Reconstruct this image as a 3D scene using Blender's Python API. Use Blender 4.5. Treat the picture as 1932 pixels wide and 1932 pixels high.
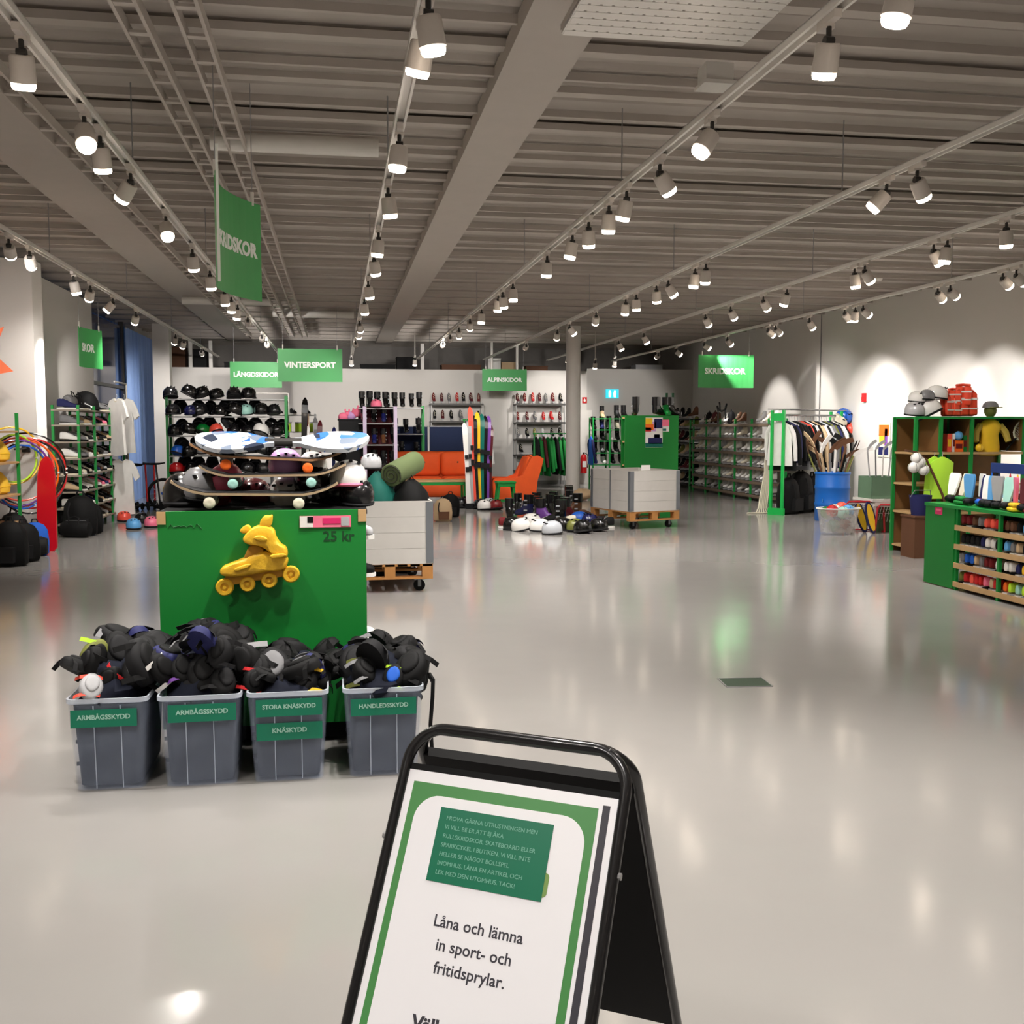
import bpy, math, random
from mathutils import Vector, Matrix, noise
for o in list(bpy.data.objects): bpy.data.objects.remove(o)
COL = bpy.context.scene.collection
PI = math.pi
# ---------------------------------------------------------------- camera
FP, CH = 1950.0, 1.55                       # focal length in pixels, camera height in metres
YAW, PITCH = math.radians(9.577), math.radians(4.712)
cam_d = bpy.data.cameras.new('camera'); cam = bpy.data.objects.new('camera', cam_d); COL.objects.link(cam)
cam.location = (0, 0, CH); cam.rotation_euler = (PI/2 - PITCH, 0, -YAW)
cam_d.sensor_width = 36; cam_d.lens = 36*FP/1932; cam_d.clip_start = 0.05; cam_d.clip_end = 200
bpy.context.scene.camera = cam
# ---------------------------------------------------------------- world and view
SC = bpy.context.scene
w = bpy.data.worlds.new('world'); SC.world = w; w.use_nodes = True
w.node_tree.nodes['Background'].inputs[0].default_value = (0.012, 0.03, 0.075, 1)   # winter dusk outside
w.node_tree.nodes['Background'].inputs[1].default_value = 0.6
SC.view_settings.view_transform = 'Standard'; SC.view_settings.look = 'None'
SC.view_settings.gamma = 1; SC.view_settings.use_curve_mapping = False
SC.view_settings.exposure = 0.18
LAMP_W = 120.0            # power of one track spotlight
LAMP_COL = (1.0, 0.95, 0.90)
# ---------------------------------------------------------------- pixel helpers (photo is 1932 x 1932)
_fw = Vector((math.sin(YAW)*math.cos(PITCH), math.cos(YAW)*math.cos(PITCH), -math.sin(PITCH)))
_rt = Vector((math.cos(YAW), -math.sin(YAW), 0)); _up = _rt.cross(_fw); _C = Vector((0, 0, CH))
def ray(px, py): return _fw + _rt*((px-966)/FP) - _up*((py-966)/FP)
def on_z(px, py, z=0.0): d = ray(px, py); return _C + d*((z-CH)/d.z)       # where the pixel meets a level surface
def on_y(px, py, Y): d = ray(px, py); return _C + d*(Y/d.y)                  # where it meets a wall across the room
def on_x(px, py, X): d = ray(px, py); return _C + d*(X/d.x)                  # where it meets a wall along the room
# ---------------------------------------------------------------- materials
def lin(c):
    return tuple(((x/255)/12.92 if x/255 <= .04045 else ((x/255+.055)/1.055)**2.4) for x in c)
_M = {}
def mat(name, rgb, rough=.55, metal=0.0, var=.12, scale=6.0, emit=0.0, spec=.5, coat=0.0, bump=0.0, bscale=60, alpha=1.0):
    if name in _M: return _M[name]
    m = bpy.data.materials.new(name); m.use_nodes = True; nt = m.node_tree; b = nt.nodes['Principled BSDF']
    c = lin(rgb)
    tc = nt.nodes.new('ShaderNodeTexCoord')
    if var > 0:
        n = nt.nodes.new('ShaderNodeTexNoise'); n.inputs['Scale'].default_value = scale; n.inputs['Detail'].default_value = 4
        nt.links.new(tc.outputs['Object'], n.inputs['Vector'])
        mx = nt.nodes.new('ShaderNodeMix'); mx.data_type = 'RGBA'
        mx.inputs[6].default_value = (*[x*(1-var) for x in c], 1); mx.inputs[7].default_value = (*[min(1, x*(1+var)) for x in c], 1)
        nt.links.new(n.outputs['Fac'], mx.inputs[0]); nt.links.new(mx.outputs[2], b.inputs['Base Color'])
    else: b.inputs['Base Color'].default_value = (*c, 1)
    if bump > 0:
        n2 = nt.nodes.new('ShaderNodeTexNoise'); n2.inputs['Scale'].default_value = bscale; n2.inputs['Detail'].default_value = 3
        nt.links.new(tc.outputs['Object'], n2.inputs['Vector'])
        bp = nt.nodes.new('ShaderNodeBump'); bp.inputs['Strength'].default_value = bump; bp.inputs['Distance'].default_value = .01
        nt.links.new(n2.outputs['Fac'], bp.inputs['Height']); nt.links.new(bp.outputs['Normal'], b.inputs['Normal'])
    b.inputs['Roughness'].default_value = rough; b.inputs['Metallic'].default_value = metal
    b.inputs['Specular IOR Level'].default_value = spec; b.inputs['Coat Weight'].default_value = coat
    if emit > 0:
        b.inputs['Emission Color'].default_value = (*c, 1); b.inputs['Emission Strength'].default_value = emit
    if alpha < 1: b.inputs['Alpha'].default_value = alpha
    _M[name] = m; return m
PAL = dict(black=(6,6,7), charcoal=(21,21,23), grey=(120,120,122), light_grey=(178,178,180), white=(236,234,230), cream=(226,218,196),
    red=(196,30,34), dark_red=(112,18,24), coral=(255,92,74), orange=(255,110,30), yellow=(246,196,40), lime=(190,235,60), green=(10,122,48),
    mint=(168,220,208), teal=(14,104,92), blue=(24,92,196), light_blue=(96,168,228), navy=(26,30,84), purple=(120,70,160), lilac=(206,160,214),
    pink=(246,120,150), brown=(96,62,40), beige=(200,172,136), olive=(112,116,52), silver=(190,194,200), maroon=(88,26,34))
def cm(colour, gloss=False):
    if gloss: return mat('glossy_'+colour, PAL[colour], rough=.22, coat=.4, var=.06)
    return mat('plain_'+colour, PAL[colour], rough=.7, var=.14, spec=.25 if colour in ('black','charcoal') else .4)
GREEN = mat('green_painted_board', (12,128,46), rough=.5, var=.06, scale=2.5)
GREENM = mat('green_painted_metal', (24,140,60), rough=.4, var=.05)
SIGNG = mat('sign_green', (62,162,84), rough=.5, var=.03)
SIGNW = mat('sign_white_print', (245,250,245), rough=.5, var=0)
WOOD = mat('shelf_plywood', (196,160,112), rough=.55, var=.16, scale=9)
WOODD = mat('pallet_pine', (178,124,66), rough=.7, var=.22, scale=8)
GREYM = mat('grey_metal', (150,150,150), rough=.4, metal=.3, var=.05)
DARKM = mat('dark_metal', (58,56,54), rough=.45, metal=.4, var=.05)
WHITEM = mat('white_enamel', (218,214,208), rough=.4, var=.03)
BLACKM = mat('black_enamel', (20,20,22), rough=.25, var=.05, coat=.3)
CARD = mat('brown_cardboard', (158,116,74), rough=.8, var=.1)
# ---------------------------------------------------------------- mesh builder
class MB:
    def __init__(s): s.v = []; s.f = []
    def _add(s, vs, fs, M=None):
        b = len(s.v)
        s.v += [tuple(M @ Vector(p)) if M is not None else tuple(p) for p in vs]
        s.f += [tuple(b+i for i in f) for f in fs]; return s
    def box(s, c, d, M=None, rz=0, ry=0, rx=0):
        x, y, z = d[0]/2, d[1]/2, d[2]/2
        vs = [(-x,-y,-z),(x,-y,-z),(x,y,-z),(-x,y,-z),(-x,-y,z),(x,-y,z),(x,y,z),(-x,y,z)]
        R = Matrix.Translation(c) @ Matrix.Rotation(rz,4,'Z') @ Matrix.Rotation(ry,4,'Y') @ Matrix.Rotation(rx,4,'X')
        return s._add(vs, [(0,3,2,1),(4,5,6,7),(0,1,5,4),(1,2,6,5),(2,3,7,6),(3,0,4,7)], (M @ R) if M is not None else R)
    def loft(s, rings, cap=True, closed=False, M=None):
        n = len(rings[0]); vs = [p for r in rings for p in r]; fs = []; k = len(rings)
        for i in range(k if closed else k-1):
            a, b = i*n, ((i+1) % k)*n
            for j in range(n): fs.append((a+j, a+(j+1)%n, b+(j+1)%n, b+j))
        if cap and not closed: fs += [tuple(range(n-1,-1,-1)), tuple((k-1)*n+j for j in range(n))]
        return s._add(vs, fs, M)
    def cyl(s, p0, p1, r0, r1=None, n=12, M=None):
        r1 = r0 if r1 is None else r1; p0 = Vector(p0); p1 = Vector(p1); q = (p1-p0).to_track_quat('Z','Y').to_matrix()
        return s.loft([[p+q@Vector((math.cos(2*PI*j/n)*r, math.sin(2*PI*j/n)*r, 0)) for j in range(n)] for p, r in ((p0,r0),(p1,r1))], M=M)
    def tube(s, pts, r, n=8, closed=False, M=None):
        pts = [Vector(p) for p in pts]; rings = []; k = len(pts); prev = None
        for i, p in enumerate(pts):
            t = (pts[(i+1)%k]-pts[i-1]) if closed else (pts[min(i+1,k-1)]-pts[max(i-1,0)])
            t.normalize()
            if prev is None:
                a = Vector((0,0,1)) if abs(t.z) < .9 else Vector((1,0,0)); u = t.cross(a).normalized()
            else: u = (prev - t*prev.dot(t)).normalized()
            prev = u; v = t.cross(u); rr = r[i] if isinstance(r,(list,tuple)) else r
            rings.append([p+u*math.cos(2*PI*j/n)*rr+v*math.sin(2*PI*j/n)*rr for j in range(n)])
        return s.loft(rings, closed=closed, M=M)
    def lathe(s, prof, n=16, M=None):
        return s.loft([[(math.cos(2*PI*j/n)*max(r,1e-4), math.sin(2*PI*j/n)*max(r,1e-4), z) for j in range(n)] for r, z in prof], M=M)
    def prism(s, outline, z0, z1, M=None):          # 2-D outline (x,y) raised from z0 to z1
        return s.loft([[(x,y,z0) for x,y in outline],[(x,y,z1) for x,y in outline]], M=M)
    def pillow(s, outline, z0, z1, r=.015, M=None): # prism with rounded upper rim
        cx = sum(p[0] for p in outline)/len(outline); cy = sum(p[1] for p in outline)/len(outline)
        def sc(d): 
            o = []
            for x, y in outline:
                l = math.hypot(x-cx, y-cy) or 1; k = max(0, (l-d)/l); o.append((cx+(x-cx)*k, cy+(y-cy)*k))
            return o
        rings = []
        for d, z in ((0,z0),(0,z1-r),(r*.3,z1-r*.3),(r,z1),(r*2.2,z1)):
            rings.append([(x,y,z) for x,y in sc(d)])
        return s.loft(rings, M=M)
    def blob(s, c, rad, n=12, m=8, amp=0.0, freq=3.0, seed=0, M=None, zmin=None):
        c = Vector(c); rings = []
        for i in range(m+1):
            th = PI*(i/m)*.998+.001; ring = []
            for j in range(n):
                ph = 2*PI*j/n; d = Vector((math.sin(th)*math.cos(ph), math.sin(th)*math.sin(ph), -math.cos(th)))
                k = 1+amp*noise.noise(d*freq+Vector((seed*7.3, seed*1.7, seed*3.1)))
                p = Vector((d.x*rad[0]*k, d.y*rad[1]*k, d.z*rad[2]*k))
                if zmin is not None: p.z = max(p.z, zmin)
                ring.append(c+p)
            rings.append(ring)
        return s.loft(rings, M=M)
    def torus(s, c, R, r, axis='Z', n=20, k=8, M=None):
        rot = {'Z':Matrix.Identity(3),'X':Matrix.Rotation(PI/2,3,'Y'),'Y':Matrix.Rotation(PI/2,3,'X')}[axis]
        return s.tube([Vector(c)+rot@Vector((math.cos(2*PI*i/n)*R, math.sin(2*PI*i/n)*R, 0)) for i in range(n)], r, k, True, M)
    def mesh(s, name, m=None, smooth=False):
        me = bpy.data.meshes.new(name); me.from_pydata([tuple(p) for p in s.v], [], s.f); me.update()
        if m: me.materials.append(m)
        if smooth:
            me.polygons.foreach_set('use_smooth', [True]*len(me.polygons))
            me.set_sharp_from_angle(angle=math.radians(42))
        return me
    def build(s, name, m=None, parent=None, smooth=False, link=True):
        o = bpy.data.objects.new(name, s.mesh(name, m, smooth))
        if link: COL.objects.link(o)
        if parent is not None: o.parent = parent
        return o
def T(x, y=0, z=0): return Matrix.Translation((x,y,z))
def RX(a): return Matrix.Rotation(a,4,'X')
def RY(a): return Matrix.Rotation(a,4,'Y')
def RZ(a): return Matrix.Rotation(a,4,'Z')
LABELS = set()
def tag(o, label, cat, group=None):
    o['label'] = label; o['category'] = cat
    if group: o['group'] = group
    return o
def thing(name, label=None, cat=None, M=None, group=None, link=True):
    o = bpy.data.objects.new(name, None); o.empty_display_size = .1
    if link: COL.objects.link(o)
    if M is not None: o.matrix_world = M
    if label: tag(o, label, cat, group)
    return o
def struct(o): o['kind'] = 'structure'; return o
PROTOS = []
class Proto:                                  # a thing built once off-stage and copied, part by part
    def __init__(s, name): s.root = thing(name, link=False); s.items = [s.root]; s.sub = []; PROTOS.append(s)
    def part(s, name, mb, m, parent=None, smooth=True, M=None):
        o = mb.build(name, m, parent or s.root, smooth, link=False)
        if M is not None: o.matrix_local = M
        s.items.append(o); return o
    def copy(s, label, cat, M, group=None, mats=None, skip=()):
        mp = {}
        for o in s.items:
            if o.name.split('.')[0] in skip: continue
            c = o.copy(); COL.objects.link(c); mp[o] = c
            if o.parent: c.parent = mp[o.parent]
            b = o.name.split('.')[0]
            if mats and b in mats and c.data:
                c.material_slots[0].link = 'OBJECT'; c.material_slots[0].material = mats[b]
        r = mp[s.root]; r.matrix_world = M; tag(r, label, cat, group); return r
ORD = ['first','second','third','fourth','fifth','sixth','seventh','eighth','ninth','tenth','eleventh','twelfth','thirteenth','fourteenth','fifteenth',
       'sixteenth','seventeenth','eighteenth','nineteenth','twentieth','twenty-first','twenty-second','twenty-third','twenty-fourth']
CW = lambda c: c.replace('_', ' ')
def text(body, size, name='lettering', m=None, parent=None, M=None, bend=None, align='CENTER', spacing=1.0, line=1.0, extrude=.0006, offset=0.0):
    cu = bpy.data.curves.new('t', 'FONT'); cu.body = body; cu.size = size; cu.align_x = align; cu.align_y = 'CENTER'
    cu.space_character = spacing; cu.space_line = line; cu.extrude = extrude; cu.resolution_u = 3; cu.offset = offset
    o = bpy.data.objects.new('t', cu); COL.objects.link(o)
    dg = bpy.context.evaluated_depsgraph_get(); me = bpy.data.meshes.new_from_object(o.evaluated_get(dg))
    bpy.data.objects.remove(o); bpy.data.curves.remove(cu)
    if bend:
        for v in me.vertices: v.co = bend(v.co)
    me.materials.clear()
    if m: me.materials.append(m)
    t = bpy.data.objects.new(name, me); COL.objects.link(t)
    if parent is not None: t.parent = parent
    if M is not None: t.matrix_local = M
    return t
STAND = RX(PI/2)                              # turns a flat (x,y) drawing upright: x right, y up, facing -y
# ================================================================ SETTING
def floor_mat():
    m = bpy.data.materials.new('polished_epoxy_floor'); m.use_nodes = True; nt = m.node_tree; b = nt.nodes['Principled BSDF']
    tc = nt.nodes.new('ShaderNodeTexCoord')
    n = nt.nodes.new('ShaderNodeTexNoise'); n.inputs['Scale'].default_value = .5; n.inputs['Detail'].default_value = 6
    n.inputs['Roughness'].default_value = .6
    nt.links.new(tc.outputs['Object'], n.inputs['Vector'])
    mx = nt.nodes.new('ShaderNodeMix'); mx.data_type = 'RGBA'
    mx.inputs[6].default_value = (*lin((144,141,138)),1); mx.inputs[7].default_value = (*lin((159,156,152)),1)
    nt.links.new(n.outputs['Fac'], mx.inputs[0]); nt.links.new(mx.outputs[2], b.inputs['Base Color'])
    n3 = nt.nodes.new('ShaderNodeTexNoise'); n3.inputs['Scale'].default_value = 1.6; n3.inputs['Detail'].default_value = 2
    nt.links.new(tc.outputs['Object'], n3.inputs['Vector'])
    bp = nt.nodes.new('ShaderNodeBump'); bp.inputs['Strength'].default_value = .05; bp.inputs['Distance'].default_value = .05
    nt.links.new(n3.outputs['Fac'], bp.inputs['Height']); nt.links.new(bp.outputs['Normal'], b.inputs['Normal'])
    b.inputs['Roughness'].default_value = .13; b.inputs['Specular IOR Level'].default_value = .5
    return m
XL, XR, YB, YF, ZC = -4.15, 9.7, 27.5, -7.0, 3.62
fl = struct(MB().box((2.8, 12, -.05), (18, 46, .1)).build('floor', floor_mat()))
WALL = mat('white_wall_paint', (212,208,203), rough=.75, var=.03, scale=1.5)
WALLG = mat('pale_grey_wall_paint', (188,184,180), rough=.75, var=.03, scale=1.5)
wr = struct(MB().box((XR+.1, 12, 2.1), (.2, 39, 4.2)).build('wall_right', WALL))
wb = struct(MB().box((1.2, YB+.08, 1.53), (11.0, .16, 3.06)).build('wall_back', WALL))
wb2 = struct(MB().box((8.2, YB+.08, 1.56), (3.0, .16, 3.12)).build('wall_back_right', WALLG))
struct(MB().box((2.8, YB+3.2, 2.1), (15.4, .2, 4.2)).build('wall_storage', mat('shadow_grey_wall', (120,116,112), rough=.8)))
struct(MB().box((2.8, YF, 2.1), (14.2, .2, 4.2)).build('wall_front', WALL))
# left side: shelving wall, pillar, shop wall, window bay
struct(MB().box((-4.75, 3.5, 2.1), (.2, 21.2, 4.2)).build('wall_left', WALL))
p = struct(MB().box((-4.31, 14.53, 1.85), (.94, .46, 3.7)).build('pillar_left', WALL))
struct(MB().box((-4.28, 16.95, 1.85), (.2, 4.4, 3.7)).build('wall_left_shop', WALL))
struct(MB().box((-4.6, 29, 2.1), (.2, 8.5, 4.2)).build('wall_left_back', WALLG))
# window bay with dusk outside: dark blue pane, pale blue panels painted as reflected sky
fr = struct(MB().box((-4.36, 19.22, 1.85), (.1, .14, 3.7)).build('window_1', DARKM))
GL = mat('dusk_window_glass', (10,34,78), rough=.08, var=.1, scale=.7)
for z0, z1 in ((.1,2.32),(2.38,3.6)):
    MB().box((-4.36, 20.9, (z0+z1)/2), (.03, 3.2, z1-z0)).build('pane', GL, fr)
MB().box((-4.34, 20.9, 2.35), (.08, 3.2, .06)).build('transom', DARKM, fr)
MB().box((-4.36, 22.55, 1.85), (.1, .1, 3.7)).build('mullion', DARKM, fr)
SKYREF = mat('pale_blue_sky_reflection', (150,182,238), rough=.7, var=.05)
sky_panels = tag(thing('window_sky_reflection', M=T(-4.25, 22.5, 0)), 'tall pale blue panels painted as sky reflected beside the dark blue window', 'window reflection')
for k in range(9):
    mb = MB(); rings = []
    for z in (.002, 1.8, 3.57):
        ring = []
        for i in range(13):
            ring.append((.05*math.sin(i*1.9+k), k*.45+i*.035, z))
        for i in range(12,-1,-1): ring.append((.05*math.sin(i*1.9+k)-.015, k*.45+i*.035, z))
        rings.append(ring)
    mb.loft(rings).build('reflection_panel', SKYREF, sky_panels, True)
MB().cyl((0,-.02,3.57),(0,4.1,3.57),.015).build('reflection_panel_rail', WHITEM, sky_panels)
wc = struct(MB().box((-3.62, 22.95, 1.85), (.34, .34, 3.7)).build('pillar_window', WALL))
# round column
col = struct(MB().cyl((5.16, 22.45, 0), (5.16, 22.45, 3.75), .16, n=28).build('round_column', WHITEM, smooth=True))
MB().cyl((5.16,22.45,0),(5.16,22.45,.12),.175,n=28).build('base_collar', DARKM, col, True)
# skirting
struct(MB().box((XR-.01, 10.5, .05), (.02, 34, .1)).build('baseboard_right', GREYM))
struct(MB().box((2.7, YB-.012, .05), (13.8, .02, .1)).build('baseboard_back', GREYM))
# ---- ceiling: ribbed deck, purlins, duct, cable trays
CEIL = mat('ceiling_grey_brown_paint', (176,168,160), rough=.7, var=.05)
CEILD = mat('ceiling_deck_paint', (168,160,152), rough=.75, var=.06)
prof = []
y = YF
mb = MB(); ring0 = []
while y < YB+3.2:
    for dy, z in ((0,3.90),(.10,3.90),(.13,3.87),(.27,3.87),(.30,3.90)): ring0.append((y+dy, z))
    y += .34
vs = [(x, a, b) for a, b in ring0 for x in (-4.9, 9.9)]
fs = [(2*i, 2*i+1, 2*i+3, 2*i+2) for i in range(len(ring0)-1)]
mb._add(vs, fs)
ceil = struct(mb.build('ceiling', CEILD))
struct(MB().box((2.5, 12, 4.25), (14.8, 38, .1)).build('ceiling_slab', CEILD))
random.seed(5)
y = .5; k = 0
pur = MB().box((0,0,0),(14.5,.10,.05)).mesh('purlin', CEIL)
thin = MB().box((0,0,0),(14.5,.035,.05)).mesh('purlin', CEIL)
while y < YB+.4:
    o = bpy.data.objects.new('purlin', pur if k % 2 == 0 else thin); COL.objects.link(o); o.parent = ceil
    o.location = (2.55, y+random.uniform(-.06,.06), 3.852 if k % 2 == 0 else 3.83)
    y += .42 if y < 12 else .5; k += 1
# horizontal hanger battens closer to the viewer run along the room
for x0, wd, z, m in ((1.24,.42,3.74,CEIL),(-2.45,.6,3.78,CEIL)):
    o = MB().box((x0, 15, z+.06), (wd, 26, .12)).build('air_duct', m, ceil)
for x0 in (-1.02,-.72,-2.0):
    t = MB()
    for s in (-1,1): t.box((x0+s*.06, 13, 3.68), (.02, 24, .07))
    for i in range(60): t.box((x0, 1.2+i*.4, 3.66), (.12,.05,.015))
    t.build('cable_tray', CEIL, ceil)
# perforated air panel
pp = tag(thing('ceiling_air_panel', M=T(1.62, 4.75, 3.52)), 'pale perforated air diffuser panel on the ceiling near the top edge', 'air panel')
mb = MB()
for i in range(17): mb.box((-.46+i*.0575, 0, 0), (.044, 1.0, .008))
for j in range(13): mb.box((0, -.48+j*.08, 0), (.95, .062, .012))
mb.build('perforated_face', WHITEM, pp)
MB().box((0,0,.03),(.97,1.02,.03)).build('panel_box', CEIL, pp)
# pale bars across the ceiling stand in for light reflected on ductwork
for i, (px0, px1, py, zz) in enumerate(((400,715,296,3.62),(515,668,602,3.62),(345,520,578,3.62))):
    a = on_z(px0, py, zz); b = on_z(px1, py+ (px1-px0)*.01, zz); yy = (a.y+b.y)/2
    o = MB().cyl((a.x, yy, 3.72), (b.x, yy, 3.72), .07, n=14).build('duct_highlight_bar', WHITEM, None, True)
    tag(o, ('long pale bar as duct highlight between the first two light tracks, nearest the viewer','pale bar as duct highlight above the winter sport sign','pale bar as duct highlight furthest left near the window bay')[i], 'light reflection')
# white emergency box on ceiling
a = on_z(1350,152,3.5)
t = tag(thing('ceiling_box', M=T(a.x,a.y,3.5)), 'small white junction box under the ceiling beside the third track', 'junction box')
MB().box((0,0,.03),(.16,.14,.1)).build('box_body', WHITEM, t); MB().box((0,0,-.03),(.19,.17,.02)).build('cover', WHITEM, t)
a = on_z(1655,530,3.8)
tag(MB().lathe([(.001,-.03),(.06,-.03),(.08,0),(.08,.05)],16,T(a.x,a.y,3.83)).build('smoke_detector', WHITEM, smooth=True), 'small round white smoke detector on the ceiling towards the right wall', 'detector')
# pipe down the right wall
a = on_x(1547, 700, XR-.02)
tag(MB().cyl((XR-.015,a.y,1.2),(XR-.015,a.y,3.9),.010,n=8).build('wall_conduit', GREYM, smooth=True), 'thin grey conduit running straight down the right wall', 'conduit')
# dark storage seen above the back wall: cartons and racks standing on the low roof
roof = struct(MB().box((2.5, YB+1.6, 3.0), (13.6, 3.1, .08)).build('storage_roof', DARKM))
random.seed(11)
for i, (px0, px1, hh, m, nm, lb) in enumerate((
    (322,352,.55,'brown','wooden_crate','tall brown crate above the back wall at far left'),
    (368,392,.5,'black','storage_case','black case above the back wall beside the brown crate'),
    (425,520,.18,'charcoal','storage_case','long dark case on the back roof behind the cross-country sign'),
    (680,745,.16,'black','storage_case','low black case above the back wall right of the winter sign'),
    (748,783,.36,'black','storage_case','upright black case above the back wall left of the thin pillar'),
    (832,905,.17,'brown','carton','flat brown carton above the back wall left of the alpine sign'),
    (918,942,.35,'white','carton','white carton standing above the alpine sign'),
    (944,970,.25,'beige','carton','beige carton beside the white carton above the alpine sign'),
    (990,1030,.16,'brown','carton','dark brown carton above the back wall right of the alpine sign'),
    (1195,1245,.22,'light_grey','storage_case','light grey case above the right part of the back wall'))):
    a = on_y(px0, 690, YB+.9); b = on_y(px1, 690, YB+.9)
    t = tag(thing(nm, M=T((a.x+b.x)/2, YB+.9, 3.04)), lb, 'case' if 'case' in nm else 'crate' if 'crate' in nm else 'carton')
    wd = b.x-a.x
    MB().box((0,0,hh/2),(wd,.5,hh)).build('box_body', cm(m), t)
    MB().box((0,0,hh+.012),(wd+.02,.52,.024)).build('lid', cm(m), t)
for i, px in enumerate((360,398,797)):
    a = on_y(px, 680, YB+.35); tag(MB().box((a.x,YB+.35,3.4),(.09,.09,.72)).build('roof_post', WHITEM), ('white post above the back wall beside the brown crate','white post above the back wall right of the black case','white post above the back wall near the third light track')[i], 'post')
# ================================================================ LIGHT TRACKS
TRX = [-2.9, -1.34, 0.38, 2.08, 3.81, 5.5, 7.27]; TZ = 3.3
TNAME = ['leftmost','second','third','fourth','fifth','sixth','rightmost']
rail = MB()
rail.box((0,0,0),(.066,1,.006),T(0,0,.015)); rail.box((-.026,0,0),(.014,1,.036)); rail.box((.026,0,0),(.014,1,.036))
rail_me = rail.mesh('rail', WHITEM)
for i, x in enumerate(TRX):
    t = tag(thing('light_track', M=T(x, 0, TZ)), f'white ceiling light track, {ORD[i]} from the left', 'light track', 'ceiling light tracks')
    o = bpy.data.objects.new('rail', rail_me); COL.objects.link(o); o.parent = t; o.location = (0, 10.2, 0); o.scale = (1, 33.6, 1)
    for y in range(-5, 27, 4): MB().cyl((0,y+.5,.02),(0,y+.5,.56),.005,n=6).build('suspension_wire', GREYM, t)
LENS = mat('lamp_lens', (255,236,214), rough=.3, var=0, emit=26.0)
LWHITE = mat('lamp_white', (206,198,190), rough=.4, var=.03)
lp = Proto('track_spotlight')
lp.part('adapter', MB().box((0,0,-.03),(.035,.16,.035)).box((0,.03,-.055),(.05,.07,.02)), LWHITE, smooth=False)
lp.part('joint', MB().cyl((0,0,-.06),(0,0,-.12),.012,n=8).cyl((-.02,0,-.12),(.02,0,-.12),.022,n=10), DARKM)
hd = lp.part('lamp_head', MB().lathe([(.001,.0),(.045,0),(.052,-.01),(.056,-.115),(.052,-.118),(.001,-.116)],18), LWHITE)
hd.location = (0,0,-.125)
lens = lp.part('lens', MB().lathe([(.001,-.112),(.051,-.114),(.051,-.132),(.045,-.146),(.001,-.150)],18), LENS, hd)
ld = bpy.data.lights.new('spot', 'SPOT'); ld.energy = LAMP_W; ld.color = LAMP_COL; ld.spot_size = math.radians(96); ld.spot_blend = .75; ld.shadow_soft_size = .045
ldw = bpy.data.lights.new('wall_spot', 'SPOT'); ldw.energy = LAMP_W*2.2; ldw.color = LAMP_COL; ldw.spot_size = math.radians(52); ldw.spot_blend = .55; ldw.shadow_soft_size = .03
ldn = ld.copy(); ldn.energy = LAMP_W*1.4       # lamps over the viewer, power raised to brighten the near floor
def lamp(x, y, tilt_x, tilt_y, label, wall=False, z=TZ, on=True):
    r = lp.copy(label, 'spotlight', T(x, y, z), 'track spotlights')
    h = [c for c in r.children if c.name.startswith('lamp_head')][0]
    h.rotation_euler = (tilt_x, tilt_y, 0)
    if on:
        l = bpy.data.objects.new('lamp_light', ldw if wall else ldn if y < 4.6 else ld); COL.objects.link(l); l.parent = h; l.location = (0,0,-.156)
    return r
LP = [ # px, py of the lamp face in the photograph; d = down, r/l/b = turned to right wall, left wall, back wall
 [(55,490,'p'),(97,510,'p'),(170,552,'d'),(192,568,'w'),(252,590,'l'),(285,612,'w'),(360,650,'w'),(385,658,'w'),(425,675,'b')],
 [(5,55,'d'),(63,155,'d'),(192,285,'f'),(212,317,'d'),(275,380,'l'),(328,452,'f'),(383,507,'d'),(418,543,'d'),(441,573,'d'),(453,587,'d'),(463,600,'d'),(488,621,'s'),(514,650,'b'),(522,660,'b')],
 [(780,85,'d'),(773,128,'d'),(736,313,'d'),(718,403,'d'),(705,478,'d'),(697,515,'d'),(689,560,'d'),(683,590,'d'),(676,627,'u'),(671,638,'u'),(666,660,'b')],
 [(1663,28,'d'),(1508,130,'d'),(1293,290,'g'),(1200,362,'r'),(1150,408,'d'),(1113,432,'d'),(1077,460,'d'),(1046,482,'d'),(1005,517,'d'),(945,564,'d'),(926,578,'d'),(918,584,'d'),(887,607,'d'),(868,623,'u'),(848,638,'u'),(828,650,'b'),(818,660,'b')],
 [(1670,372,'r'),(1620,395,'l'),(1290,530,'d'),(1273,538,'d'),(1216,558,'r'),(1200,567,'d'),(1164,582,'d'),(1148,590,'d'),(1090,612,'u'),(1048,632,'r'),(1020,641,'u'),(960,664,'b')],
 [(1858,460,'d'),(1732,490,'d'),(1705,490,'r'),(1577,534,'d'),(1552,532,'r'),(1438,573,'d'),(1386,585,'r'),(1330,602,'r'),(1283,615,'r'),(1182,647,'d'),(1137,660,'d'),(1035,686,'b')],
 [(1860,540,'r'),(1825,545,'r'),(1700,565,'r'),(1682,570,'r'),(1583,600,'r'),(1563,602,'d'),(1540,607,'r'),(1483,621,'d'),(1412,634,'r'),(1398,637,'r'),(1328,653,'d'),(1285,662,'r'),(1234,673,'r'),(1205,680,'b')]]
random.seed(3)
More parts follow.
